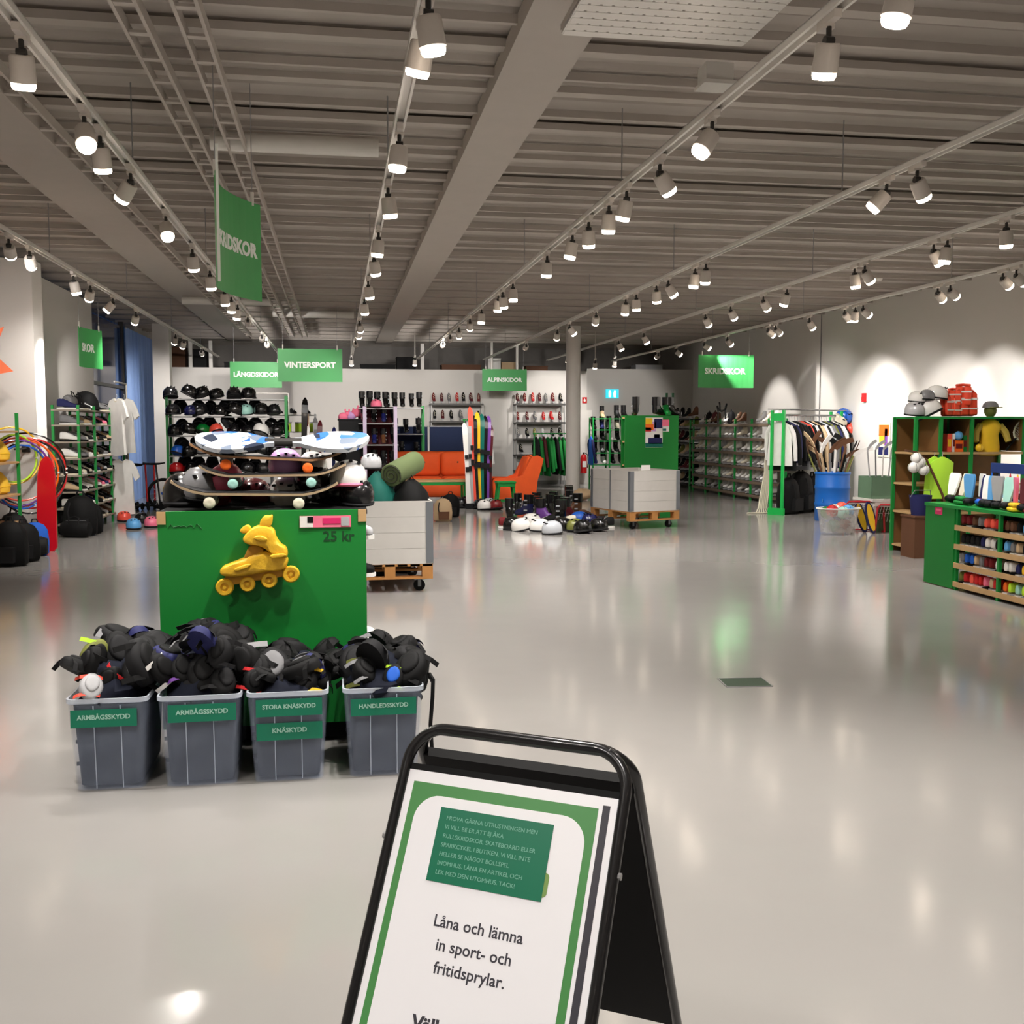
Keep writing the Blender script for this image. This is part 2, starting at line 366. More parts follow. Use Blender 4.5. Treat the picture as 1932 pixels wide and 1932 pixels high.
for i, row in enumerate(LP):
    ys = []
    for (px, py, k) in row:
        d = ray(px, py)
        # distance along the track from the pixel: the lamp hangs about 0.22 m under the rail
        p = _C + d*(TRX[i]/d.x) if abs(d.x) > .12 else on_z(px, py, TZ-.24)
        q = on_z(px, py, TZ-.24); yy = q.y
        ys.append((min(yy, 25.4 if k == 'b' else 26.6), k))
    ys.sort(); prev = -9
    for n, (yy, k) in enumerate(ys):
        yy = max(yy, prev+.22); prev = yy
        tx, ty, wall = random.uniform(.0,.42), random.uniform(-.18,.18), False
        if k == 'r': ty, wall = (-1.0+random.uniform(-.04,.04), True) if i == 6 else (-random.uniform(.55,.75), False)
        if k == 'l': ty, wall = random.uniform(.62,.75), i == 0
        if k == 'b': tx, wall = math.atan2(YB-yy, 1.25), True
        if k == 'd' and i >= 5 and yy > 14: ty = random.uniform(-.6,-.35) if i == 5 else random.uniform(-.85,-.7)
        if k == 'w': tx, ty = .75, .42
        if k == 'u': tx, ty = .85, -.15
        if k == 's': tx, ty, wall = 1.40, -.1, True
        if k == 'p': tx, ty = 1.0, .25
        if k == 'f': tx, ty = -.55, -.2
        if k == 'g': tx, ty = -.1, .6
        turn = {'p':'turned to the pillar','w':'turned to the window wall','u':'tilted away','s':'turned to the winter sport sign','r':'turned to the right','l':'turned to the left','b':'turned to the back wall','f':'tilted towards the viewer','g':'tilted left','d':'pointing down'}[k]
        lamp(TRX[i], yy, tx, ty, f'white spotlight {turn}, {ORD[n]} from the viewer on the {TNAME[i]} track', wall)
    # lamps that hang over and behind the viewer on the same track
    for n, yy in enumerate((-4.5,-1.8,.8,2.9)):
        lamp(TRX[i], yy, random.uniform(-.2,.2), random.uniform(-.25,.25), f'white spotlight behind the viewer, {ORD[n]} from the rear on the {TNAME[i]} track')
# pendant lamps on rods in front of the back wall
for n, (px, py, Y) in enumerate(((663,688,25.8),(783,688,25.8),(1123,694,24.6),(1160,690,25.4))):
    a = on_y(px, py, Y)
    r = lp.copy(f'white spotlight on a ceiling rod before the back wall, {ORD[n]} from the left', 'spotlight', T(a.x, a.y, a.z+.24), 'rod spotlights')
    MB().cyl((0,0,-.02),(0,0,3.88-a.z-.24),.012,n=8).build('rod', LWHITE, r, True)
    h = [c for c in r.children if c.name.startswith('lamp_head')][0]
    l = bpy.data.objects.new('lamp_light', ldw); COL.objects.link(l); l.parent = h; l.location = (0,0,-.156)
    h.rotation_euler = (.35, 0, 0)
# ================================================================ HANGING SIGNS
def hang_sign(label, body, cx, cy, cz, w, h, rz, ts, R=None, dx=0):
    t = tag(thing('hanging_sign', M=T(cx, cy, cz) @ RZ(rz)), label, 'sign', 'green hanging signs')
    def bend(c, off=0.0):
        if not R: return Vector((c.x, -off, c.y))
        a = c.x/R; return Vector((math.sin(a)*R, (1-math.cos(a))*R-off, c.y))
    mb = MB(); N = 13
    fr_ = [bend(Vector((-w/2+w*i/(N-1), 0, 0)), .004) for i in range(N)]; bk = [bend(Vector((-w/2+w*i/(N-1), 0, 0)), -.004) for i in range(N)]
    loop = fr_+bk[::-1]
    mb.loft([[(p.x,p.y,-h/2) for p in loop],[(p.x,p.y,h/2) for p in loop]])
    mb.build('sign_panel', SIGNG, t)
    text(body, ts, 'lettering', SIGNW, t, bend=lambda c: bend(Vector((c.x+dx, c.y, 0)), .006+c.z), offset=.006)
    for s in (-1,1):
        p = bend(Vector((s*w*.42,0,0)))
        MB().cyl((p.x,p.y,h/2-.02),(p.x,p.y,h/2+.07),.012,n=8).build('clip', WHITEM, t, True)
        MB().cyl((p.x,p.y,h/2+.05),(p.x,p.y,3.86-cz),.003,n=6).build('wire', GREYM, t, True)
    return t
hang_sign('green hanging sign reading VINTERSPORT above the middle of the shop', 'VINTERSPORT', -.485, 20.1, 2.71, 1.2, .62, 0, .15)
a = on_y(483, 707, 24.2); hang_sign('green hanging sign reading LÄNGDSKIDOR, partly behind the winter sport sign', 'LÄNGDSKIDOR', a.x, 24.2, a.z, 1.14, .58, 0, .142)
a = on_y(952, 717, 26.2); s4 = hang_sign('green hanging sign reading ALPINSKIDOR before the lit back wall', 'ALPINSKIDOR', a.x, 26.2, a.z, 1.15, .55, 0, .142)
for s in (-1,1): MB().cyl((s*.33,.02,.27),(s*.33,.02,.95),.035,n=10).build('hanger_tube', WHITEM, s4, True)
a = on_y(1366, 701, 20.1); hang_sign('brightly lit curved green sign reading SKRIDSKOR near the right wall', 'SKRIDSKOR', a.x, 20.1, a.z, 1.2, .66, 0, .165, R=-1.6)
# near curved sign seen almost edge on, and the small one on the left wall
def at_px(px, py, Y): return on_y(px, py, Y)
s5 = hang_sign('large curved green sign hanging close by, seen almost edge-on, lettering ending in SKOR', 'RULLSKRIDSKOR', -.70, 6.97, 2.743, 1.05, .655, math.radians(80), .125, R=-1.25)
MB().box((-.512,-.112,.07),(.012,.014,.80)).build('edge_strip', SIGNW, s5)
a = on_y(164, 657, 16.1); hang_sign('small green sign reading SKOR high on the left wall above the shoe rack', 'SKOR', a.x, 16.1, a.z, .8, .57, math.radians(79), .16, R=-1.4)
# ================================================================ PAVEMENT SIGN
n_ = Vector((-.541,-.841,0)); u_ = Vector((.841,-.541,0)); TT = Vector((.345,1.962,.938)); AF, AB = math.radians(29.2), math.radians(27.3)
base = Matrix(((u_.x,-n_.x,0,TT.x),(u_.y,-n_.y,0,TT.y),(0,0,1,0),(0,0,0,1)))       # local x along the top bar, local -y towards the reader
ps = tag(thing('pavement_sign', M=base), 'black folding pavement sign with a green-bordered poster, nearest the viewer', 'pavement sign')
def leg_frame(sgn, ang, name):
    # tube hoop with rounded top corners lying in a leaning plane; local (u, s) -> 3-D
    def P(u, s): return (u, sgn*s*math.sin(ang), .938-s*math.cos(ang))
    L = .938/math.cos(ang)-.004; W = .23; r = .075; pts = [P(-W, L)]
    for k in range(1, 8): pts.append(P(-W, L+(r-L)*k/8))
    for k in range(9): a = k/8*PI/2; pts.append(P(-W+r-r*math.cos(a), r-r*math.sin(a)))
    for k in range(9): a = k/8*PI/2; pts.append(P(W-r+r*math.sin(a), r-r*math.cos(a)))
    for k in range(1, 9): pts.append(P(W, r+(L-r)*k/8))
    MB().tube(pts, .0115, 10).build(name, BLACKM, ps, True)
    return P
PF = leg_frame(-1, AF, 'front_frame'); PB = leg_frame(1, AB, 'back_frame')
def plane_mat(sgn, ang):   # local (x right, y up the board, z out of the board)
    up = Vector((0, -sgn*math.sin(ang), math.cos(ang))); out = Vector((0, sgn*math.cos(ang), math.sin(ang)))
    return Matrix(((1,0,0,0),(0,up.y,out.y,0),(0,up.z,out.z,.938),(0,0,0,1)))
MF = plane_mat(-1, AF); MBk = plane_mat(1, AB)
def sheet(name, u0, u1, s0, s1, z0, z1, m, M=MF, rad=0.0, par=None):
    if rad:
        o = []
        for (cx, cy, a0) in ((u1-rad,-s0-rad,0),(u0+rad,-s0-rad,PI/2),(u0+rad,-s1+rad,PI),(u1-rad,-s1+rad,1.5*PI)):
            o += [(cx+rad*math.cos(a0+k/8*PI/2), cy+rad*math.sin(a0+k/8*PI/2)) for k in range(9)]
    else: o = [(u0,-s1),(u1,-s1),(u1,-s0),(u0,-s0)]
    ob = MB().prism(o, z0, z1).build(name, m, par or ps); ob.matrix_local = M if par is None else Matrix.Identity(4); return ob
BLKB = mat('black_sign_board', (7,7,8), rough=.6, var=.05, spec=.2)
sheet('front_board', -.222, .222, .075, .76, -.008, .0, BLKB)
sheet('back_board', -.222, .222, .10, .845, -.004, .004, BLKB, MBk)
sheet('crossbar', -.225, .225, .070, .098, -.012, .012, BLKB, MBk)
MB().tube([(-.19,-.004,.934),(.19,-.004,.934)],.009).build('hinge_bar', BLACKM, ps, True)
for s in (-1,1): MB().cyl((s*.238,-.222*math.sin(AF),.938-.222*math.cos(AF)),(s*.245,-.222*math.sin(AF),.938-.222*math.cos(AF)),.007,n=8).build('stay_bolt', GREYM, ps, True)
PAPER = mat('poster_paper', (236,235,238), rough=.35, var=.02); PGREEN = mat('poster_green', (70,134,72), rough=.4, var=.03)
NOTE = mat('notice_dark_green', (4,108,78), rough=.35, var=.03); INK = mat('poster_ink', (52,50,58), rough=.5, var=0); INKN = mat('notice_pale_ink', (120,176,156), rough=.5, var=0)
po = sheet('poster', -.219, .219, .088, .74, .0005, .002, PAPER)
sheet('poster_border', -.204, .184, .110, .70, .002, .0026, PGREEN, par=po)
sheet('poster_field', -.188, .168, .132, .70, .0026, .0032, PAPER, par=po, rad=.05)
sheet('poster_edge_stripe', .192, .206, .103, .74, .002, .0028, INK, par=po)
nt_ = sheet('notice', -.132, .104, .152, .2895, .0032, .0045, NOTE)
sheet('tape_dot', .09, .112, .238, .282, .0032, .004, mat('notice_old_tape', (120,150,80), rough=.6), rad=.009)
lines = ['PROVA GÄRNA UTRUSTNINGEN MEN','VI VILL BE ER ATT EJ ÅKA','RULLSKRIDSKOR, SKATEBOARD ELLER','SPARKCYKEL I BUTIKEN. VI VILL INTE','HELLER SE NÅGOT BOLLSPEL','INOMHUS. LÅNA EN ARTIKEL OCH','LEK MED DEN UTOMHUS. TACK!']
for k, ln in enumerate(lines):
    text(ln, .0112, 'notice_lettering', INKN, ps, MF @ T(-.116, -(.171+k*.0168), .0047), align='LEFT', extrude=.0002)
for ln, s in (('Låna och lämna',.357),('in sport- och',.397),('fritidsprylar.',.436)):
    text(ln, .0292, 'poster_lettering', INK, ps, MF @ T(-.008, -s, .0034), extrude=.0002, offset=.0004)
text('Välkommen!', .036, 'poster_lettering', INK, ps, MF @ T(-.008, -.533, .0034), extrude=.0003, offset=.0013)
# floor hatch
a = on_z(1405, 1288)
fm = tag(thing('floor_hatch', M=T(a.x, a.y, 0) @ RZ(-.1)), 'small dark green rectangular hatch set in the polished floor', 'floor hatch')
MB().box((0,0,.002),(.27,.2,.004)).build('hatch_plate', mat('dark_green_hatch', (62,78,64), rough=.5), fm)
MB().box((0,.105,.002),(.28,.008,.005)).box((0,-.105,.002),(.28,.008,.005)).box((.138,0,.002),(.008,.2,.005)).box((-.138,0,.002),(.008,.2,.005)).build('hatch_rim', GREYM, fm)
# ================================================================ PROTOTYPES
def ell(c, rx, rz, n=12, flat=.0):
    return [(c[0]+rx*math.cos(2*PI*j/n), c[1], max(c[2]+rz*math.sin(2*PI*j/n), c[2]-rz*(1-flat))) for j in range(n)]
# sports shoe: toe at -y, heel at +y, sole on z = 0, about 0.28 m
shoe = Proto('sports_shoe')
shoe.part('upper', MB().loft([ell((0,y,z),rx,rz,12,.35) for y,rx,z,rz in ((-.138,.018,.035,.016),(-.125,.036,.04,.026),(-.085,.046,.045,.034),(-.04,.045,.055,.044),(0,.04,.066,.056),(.05,.037,.076,.066),(.10,.038,.078,.068),(.13,.03,.076,.062),(.138,.012,.074,.045))]), cm('black'))
shoe.part('sole', MB().loft([[(x*1.0,y,z) for x,y in ((0,-.145),(.035,-.128),(.049,-.08),(.042,0),(.04,.09),(.03,.138),(0,.146),(-.03,.138),(-.04,.09),(-.042,0),(-.049,-.08),(-.035,-.128))] for z in (0,.022)]), cm('white'), smooth=False)
shoe.part('laces', MB().tube([(-.022,-.055,.098),(.022,-.04,.105),(-.022,-.02,.115),(.022,0,.123),(-.02,.02,.13)],.005,6), cm('light_grey'))
# ice skate
skate = Proto('ice_skate')
skate.part('boot', MB().loft([ell((0,y,z),rx,rz,12,.3) for y,rx,z,rz in ((-.13,.015,.085,.014),(-.115,.034,.09,.026),(-.07,.044,.098,.036),(-.02,.042,.115,.05),(.01,.04,.15,.085),(.045,.042,.18,.118),(.085,.043,.185,.122),(.115,.034,.18,.112),(.125,.012,.17,.085))]), cm('white'))
skate.part('blade_holder', MB().box((0,-.07,.05),(.03,.05,.05)).box((0,.07,.05),(.03,.05,.05)).box((0,0,.03),(.012,.25,.02)), cm('light_grey'), smooth=False)
skate.part('blade', MB().box((0,0,.012),(.004,.28,.024)), mat('blade_steel', (190,192,196), rough=.2, metal=1), smooth=False)
skate.part('laces', MB().tube([(-.02,-.05,.148),(.02,-.03,.163),(-.02,-.01,.19),(.02,.005,.225),(-.02,.015,.255)],.005,6), cm('cream'))
# ski boot
sboot = Proto('ski_boot')
sboot.part('shell', MB().loft([ell((0,y,z),rx,rz,12,.25) for y,rx,z,rz in ((-.15,.03,.055,.03),(-.12,.05,.06,.05),(-.05,.052,.075,.065),(0,.05,.12,.11),(.04,.055,.165,.155),(.09,.056,.175,.165),(.12,.04,.165,.14),(.13,.02,.15,.11))]), cm('black', True))
sboot.part('cuff', MB().loft([ell((0,.065,z),.064,.001,12) if False else [(math.cos(2*PI*j/12)*.064, .065+math.sin(2*PI*j/12)*.078, z) for j in range(12)] for z in (.2,.28,.335)]), cm('charcoal', True))
for z in (.1,.18,.25): sboot.part('buckle', MB().box((.058,.02,z),(.012,.05,.018)), cm('silver'), smooth=False)
# helmet
helm = Proto('helmet')
helm.part('shell', MB().lathe([(.112,.0),(.122,.03),(.120,.075),(.105,.115),(.075,.145),(.04,.158),(.001,.162)],16, Matrix.Diagonal((.92,1.1,1,1))), cm('black', True))
helm.part('rim', MB().torus((0,0,.004),.114,.011,'Z',18,6,Matrix.Diagonal((.92,1.1,1,1))), cm('charcoal'))
mb = MB()
for k in (-1,0,1): mb.box((k*.05,-.055,.14-abs(k)*.012),(.018,.09,.012),rx=-.25)
helm.part('vent', mb, cm('charcoal'), smooth=False)
helm.part('chin_strap', MB().tube([(-.095,0,0),(-.08,-.02,-.06),(0,-.03,-.1),(.08,-.02,-.06),(.095,0,0)],.006,6), cm('black'))
# ski standing on its tail, tip up, 1.7 m
ski = Proto('ski')
rg = []
for z, wd, yo in ((0,.045,0),(.1,.05,0),(.8,.036,-.012),(1.45,.05,0),(1.58,.052,.02),(1.66,.035,.055),(1.7,.008,.085)):
    rg.append([(-wd,yo,z),(wd,yo,z),(wd,yo+.012,z),(-wd,yo+.012,z)])
ski.part('ski_plank', MB().loft(rg), cm('orange', True), smooth=False)
ski.part('binding', MB().box((0,-.03,.72),(.06,.05,.1)).box((0,-.03,.98),(.06,.05,.08)), cm('charcoal'), smooth=False)
# duffel bag
bag = Proto('sports_bag')
bag.part('body', MB().loft([[(x, math.cos(2*PI*j/14)*r*.85, .17+math.sin(2*PI*j/14)*r*1.02) for j in range(14)] for x,r in ((-.3,.05),(-.29,.13),(-.2,.165),(0,.17),(.2,.165),(.29,.13),(.3,.05))]), cm('black'))
bag.part('handle', MB().tube([(-.12,-.1,.29),(-.1,-.06,.4),(0,-.03,.43),(.1,-.06,.4),(.12,-.1,.29)],.012,6), cm('charcoal'))
bag.part('zip', MB().box((0,0,.343),(.42,.014,.008)), cm('grey'), smooth=False)
# rucksack / soft bag standing
sack = Proto('rucksack')
sack.part('body', MB().loft([[(math.cos(2*PI*j/14)*rx*(1+.08*math.sin(3*j)), math.sin(2*PI*j/14)*ry, z) for j in range(14)] for z,rx,ry in ((0,.15,.1),(.03,.19,.13),(.2,.2,.15),(.38,.18,.13),(.46,.13,.09),(.5,.05,.04))]), cm('black'))
sack.part('front_pocket', MB().loft([[(x*1.0,-.11-d,z) for x,z in ((-.11,.05),(.11,.05),(.12,.22),(-.12,.22))] for d in (0,.06)]), cm('charcoal'), smooth=False)
sack.part('strap', MB().tube([(-.05,.0,.48),(-.03,0,.55),(.03,0,.55),(.05,0,.48)],.012,6).tube([(-.1,-.12,.42),(-.12,-.17,.3),(-.1,-.15,.15)],.012,6), cm('charcoal'))
# jacket on a hanger: hangs from z = 0, seen edge on along the rail (rail runs along local y)
jack = Proto('jacket')
def cloth_ring(z, wx, wy, ph, n=16): return [(math.cos(2*PI*j/n)*wx, math.sin(2*PI*j/n)*wy*(1+.25*math.sin(4*2*PI*j/n+ph)), z) for j in range(n)]
jack.part('body', MB().loft([cloth_ring(-.04,.03,.02,0),cloth_ring(-.09,.14,.02,1),cloth_ring(-.14,.21,.028,1),cloth_ring(-.35,.2,.034,2),cloth_ring(-.6,.22,.036,2.5),cloth_ring(-.74,.225,.034,3)]), cm('black'))
for s in (-1,1):
    jack.part('sleeve', MB().tube([(s*.17,0,-.12),(s*.235,.0,-.24),(s*.255,-.02,-.45),(s*.25,-.05,-.66)],[.034,.036,.034,.028],10), cm('black'))
jack.part('hanger', MB().tube([(0,0,-.05),(0,0,.0),(.012,0,.025),(0,0,.04),(-.012,0,.03)],.004,6), cm('silver'))
tee = Proto('t_shirt')
to = [(-.07,-.015),(-.19,-.04),(-.27,-.13),(-.335,-.25),(-.25,-.30),(-.19,-.19),(-.2,-.45),(-.215,-.74),(-.07,-.755),(.07,-.745),(.215,-.74),(.2,-.45),(.19,-.19),(.25,-.30),(.335,-.25),(.27,-.13),(.19,-.04),(.07,-.015),(0,-.05)]
mbt = MB()
for zz, nn in ((0,0),): mbt.loft([[(x*k,y*(1-.0*k),z) for x,y in to] for z,k in ((-.02,.985),(-.012,1),(.012,1),(.02,.985))])
mbt.v = [(x, -(z+.025*math.sin(9*x+3*y)*(-y)), y) for x,y,z in mbt.v]
tee.part('cloth', mbt, cm('white'))
tee.part('neck_rib', MB().tube([(-.07,.0,-.015),(-.03,-.015,-.045),(0,-.02,-.055),(.03,-.015,-.045),(.07,.0,-.015)],.008,6), cm('cream'))
tee.part('hanger', MB().tube([(0,0,-.05),(0,0,.0),(.012,0,.025),(0,0,.04),(-.012,0,.03)],.004,6), cm('silver'))
# hockey stick: butt at origin, blade at top (stored blade up), 1.25 m
stick = Proto('hockey_stick')
stick.part('shaft', MB().box((0,0,.55),(.03,.02,1.1)), cm('beige'), smooth=False)
stick.part('stick_blade', MB().loft([[(x,-.006,z),(x,.006,z),(x+dx,.006,z+dz),(x+dx,-.006,z+dz)] for x,z,dx,dz in ((-.012,1.08,.03,.01),(.0,1.15,.05,-.03),(.07,1.24,.05,-.05),(.16,1.30,.045,-.06),(.24,1.33,.03,-.06))]), cm('black'), smooth=False)
# ball
ball = Proto('ball')
ball.part('ball_skin', MB().blob((0,0,.11),(.11,.11,.11),16,10), cm('white', True))
ball.part('seam', MB().torus((0,0,.11),.1105,.003,'X',20,4).torus((0,0,.11),.1105,.003,'Y',20,4), cm('charcoal'))
# protective pad
pad = Proto('protective_pad')
oo = [(.09*math.cos(2*PI*k/18)*(1+.1*math.cos(4*PI*k/18)), .13*math.sin(2*PI*k/18)) for k in range(18)]
pd = MB().pillow(oo, -.03, .03, .025); pd.v = [(x,y,z-1.7*x*x-1.2*y*y+.02) for x,y,z in pd.v]
pad.part('cushion', pd, cm('black'))
cp = MB().pillow([(x*.62,y*.62+.012) for x,y in oo], .025, .044, .014); cp.v = [(x,y,z-1.9*x*x-1.2*y*y+.02) for x,y,z in cp.v]
pad.part('cap', cp, cm('charcoal'))
pad.part('strap', MB().loft([[(x,yy,z) for yy in (.07,.1)]+[(x,yy,z-.006) for yy in (.1,.07)] for x,z in ((-.13,-.05),(-.1,.0),(-.05,.03),(.05,.03),(.1,.0),(.13,-.05))]).loft([[(x,yy,z) for yy in (-.1,-.07)]+[(x,yy,z-.006) for yy in (-.07,-.1)] for x,z in ((-.13,-.05),(-.1,.0),(-.05,.03),(.05,.03),(.1,.0),(.13,-.05))]), cm('charcoal'), smooth=False)
# skateboard, deck along x
def deck(L, w, k0, k1, thick=.012):
    rings = []
    for i in range(15):
        t = i/14; x = -L/2+L*t; e = min(t, 1-t)
        hw = w/2*math.sqrt(max(.05, 1-(1-min(1,e/.14))**2)); z = 0
        if t < .22: z = k0*((.22-t)/.22)**1.6
        if t > .78: z = k1*((t-.78)/.22)**1.6
        rings.append([(x,-hw,z),(x,0,z-.004),(x,hw,z),(x,hw,z+thick),(x,0,z+thick-.004),(x,-hw,z+thick)])
    return MB().loft(rings)
board = Proto('skateboard')
board.part('deck', deck(.8,.2,.055,.055), mat('maple_deck_ply', (176,150,116), rough=.5, var=.2, scale=20))
board.part('grip_tape', MB().loft([[(x,-hw,z),(x,hw,z),(x,hw,z+.002),(x,-hw,z+.002)] for x,hw,z in ((-.39,.03,.066),(-.34,.085,.038),(-.23,.098,.013),(.23,.098,.013),(.34,.085,.038),(.39,.03,.066))]), cm('charcoal'))
for s in (-1,1):
    tr = board.part('truck', MB().box((s*.21,0,-.015),(.06,.05,.03)).cyl((s*.21,-.09,-.035),(s*.21,.09,-.035),.009,n=8), GREYM, smooth=False)
    for q in (-1,1):
        board.part('wheel', MB().lathe([(.008,-.016),(.02,-.017),(.028,-.012),(.028,.012),(.02,.017),(.008,.016)],16, T(s*.21,q*.085,-.036) @ RX(PI/2)), cm('cream'), tr)
wave = Proto('waveboard')
def graphic_mat():
    m = bpy.data.materials.new('waveboard_graphic'); m.use_nodes = True; nt = m.node_tree; b = nt.nodes['Principled BSDF']
    v = nt.nodes.new('ShaderNodeTexVoronoi'); v.inputs['Scale'].default_value = 17; tc = nt.nodes.new('ShaderNodeTexCoord')
    nt.links.new(tc.outputs['Object'], v.inputs['Vector']); sp_ = nt.nodes.new('ShaderNodeSeparateColor'); nt.links.new(v.outputs['Color'], sp_.inputs[0])
    r = nt.nodes.new('ShaderNodeValToRGB'); r.color_ramp.interpolation = 'CONSTANT'; e = r.color_ramp.elements
    e[0].color = (*lin((214,222,232)),1); e[1].position = .35; e[1].color = (*lin((60,120,220)),1)
    for p_, c in ((.52,(120,132,150)),(.68,(232,236,240)),(.86,(44,52,70))): x = e.new(p_); x.color = (*lin(c),1)
    nt.links.new(sp_.outputs[0], r.inputs[0]); nt.links.new(r.outputs[0], b.inputs['Base Color']); b.inputs['Roughness'].default_value = .3; return m
WG = graphic_mat()
for s in (-1,1):
    prof = [(.045,.03),(.08,.035),(.12,.06),(.17,.088),(.22,.103),(.27,.108),(.32,.104),(.36,.09),(.395,.068),(.42,.038),(.43,0)]
    o2 = [(s*x,-y) for x,y in prof]+[(s*x,y) for x,y in prof[-2::-1]]
    if s < 0: o2 = o2[::-1]
    pl = MB().prism(o2, 0, .022); pl.v = [(x,y,z+.9*max(0,abs(x)-.28)**2) for x,y,z in pl.v]
    dk = wave.part('platform', pl, WG, smooth=True)
    gp = [((x-s*.26)*.5+s*.27, y*.5) for x,y in o2]; pl = MB().prism(gp, .022, .026); pl.v = [(x,y,z+.9*max(0,abs(x)-.28)**2) for x,y,z in pl.v]
    wave.part('grip_pad', pl, cm('blue'), dk, smooth=False)
    wave.part('caster', MB().cyl((s*.24,0,-.02),(s*.24,0,.0),.03,n=12).box((s*.26,0,-.035),(.04,.03,.04)), DARKM)
    wave.part('wheel', MB().cyl((s*.28,-.014,-.06),(s*.28,.014,-.06),.034,n=16), cm('charcoal'))
wave.part('torsion_bar', MB().cyl((-.09,0,.01),(.09,0,.01),.022,n=12), DARKM)
# ================================================================ GENERIC RACK
class Rack:
    """length along local x, front at local y = 0, depth towards +y"""
    def __init__(s, name, label, cat, M, L, D, Hh, levels, posts, pm=None, bm=None, back=None, sides=None, pw=.035, bt=.022, edge=None, group=None):
        s.M = M; s.L = L; s.D = D; s.levels = levels
        s.root = tag(thing(name, M=M), label, cat, group); pm = pm or GREENM; bm = bm or WOOD
        me = MB().box((0,0,Hh/2),(pw,pw,Hh)).mesh('post', pm)
        for x in posts:
            for y in (pw/2, D-pw/2):
                o = bpy.data.objects.new('post', me); COL.objects.link(o); o.parent = s.root; o.location = (x,y,0)
        for z in levels:
            sh = MB().box((L/2,D/2,z-bt/2),(L,D-.002,bt)).build('shelf', bm, s.root)
            if edge: MB().box((L/2,-.004,z-.012),(L,.008,.05)).build('shelf_edge', edge, sh)
        if back: MB().box((L/2,D+.006,Hh/2),(L,.012,Hh)).build('back_panel', back, s.root)
        if sides:
            for x in (-.01,L+.01): MB().box((x,D/2,Hh/2),(.018,D,Hh)).build('side_panel', sides, s.root)
    def at(s, x, y, z, rz=0, rx=0, ry=0, sc=1.0): return s.M @ T(x,y,z) @ RZ(rz) @ RY(ry) @ RX(rx) @ Matrix.Scale(sc,4)
    def fill(s, proto, cols, where, kind, cat, group, part='upper', rz=0, jit=.02, y0=.17, sc=1.0, tilt=0, extra=None, glossy=False, shelf_words=None):
        """cols: one list of colours per shelf (top shelf first); None leaves a gap"""
        lv = sorted(s.levels, reverse=True)
        for r, row in enumerate(cols):
            if not row: continue
            sw = shelf_words[r] if shelf_words else (ORD[r]+' shelf down')
            n = len(row); cnt = 0
            for c, colr in enumerate(row):
                if colr is None: continue
                x = s.L*(c+.5)/n+random.uniform(-jit,jit)
                ms = {part: cm(colr, glossy)}
                if extra: ms.update(extra(colr))
                proto.copy(f'{CW(colr)} {kind}, {ORD[cnt]} from left on {sw} of the {where}', cat, s.at(x, y0+random.uniform(-.02,.02), lv[r], rz+random.uniform(-.12,.12), sc=sc*random.uniform(.94,1.04)), group, ms)
                cnt += 1
# ================================================================ PLASTIC BOXES WITH PADS
def clear_plastic(name, tint, fac):
    m = bpy.data.materials.new(name); m.use_nodes = True; nt = m.node_tree; b = nt.nodes['Principled BSDF']; out = nt.nodes['Material Output']
    b.inputs['Base Color'].default_value = (*lin(tint),1); b.inputs['Roughness'].default_value = .25
    tr = nt.nodes.new('ShaderNodeBsdfTransparent'); mx = nt.nodes.new('ShaderNodeMixShader')
    n = nt.nodes.new('ShaderNodeTexNoise'); n.inputs['Scale'].default_value = 5; mp = nt.nodes.new('ShaderNodeMapRange')
    mp.inputs[3].default_value = fac-.05; mp.inputs[4].default_value = fac+.07
    nt.links.new(n.outputs['Fac'], mp.inputs[0]); nt.links.new(mp.outputs[0], mx.inputs[0])
    nt.links.new(tr.outputs[0], mx.inputs[1]); nt.links.new(b.outputs[0], mx.inputs[2]); nt.links.new(mx.outputs[0], out.inputs[0]); return m
PLAST = clear_plastic('clear_box_plastic', (196,210,236), .12)
PLASTR = clear_plastic('clear_box_rim_plastic', (226,234,246), .55)
TAPE = mat('green_label_tape', (14,122,92), rough=.4, var=.03); TAPEW = mat('label_tape_print', (170,214,198), rough=.5, var=0)
BOXX = [(-1.148,-.80),(-.783,-.418),(-.411,-.047),(.001,.371)]
WORDS = [[('ARMBÅGSSKYDD',-.02,.083)],[('ARMBÅGSSKYDD',.02,.075)],[('STORA KNÄSKYDD',.01,.068),('KNÄSKYDD',.01,.175)],[('HANDLEDSSKYDD',0,.083)]]
BLAB = ['leftmost clear plastic box, elbow pad label, coral pad inside','second clear plastic box from the left, elbow pad label, heaped highest','clear plastic box with two green labels','rightmost clear plastic box, wrist guard label, beside the pavement sign']
BH = .405
random.seed(21)
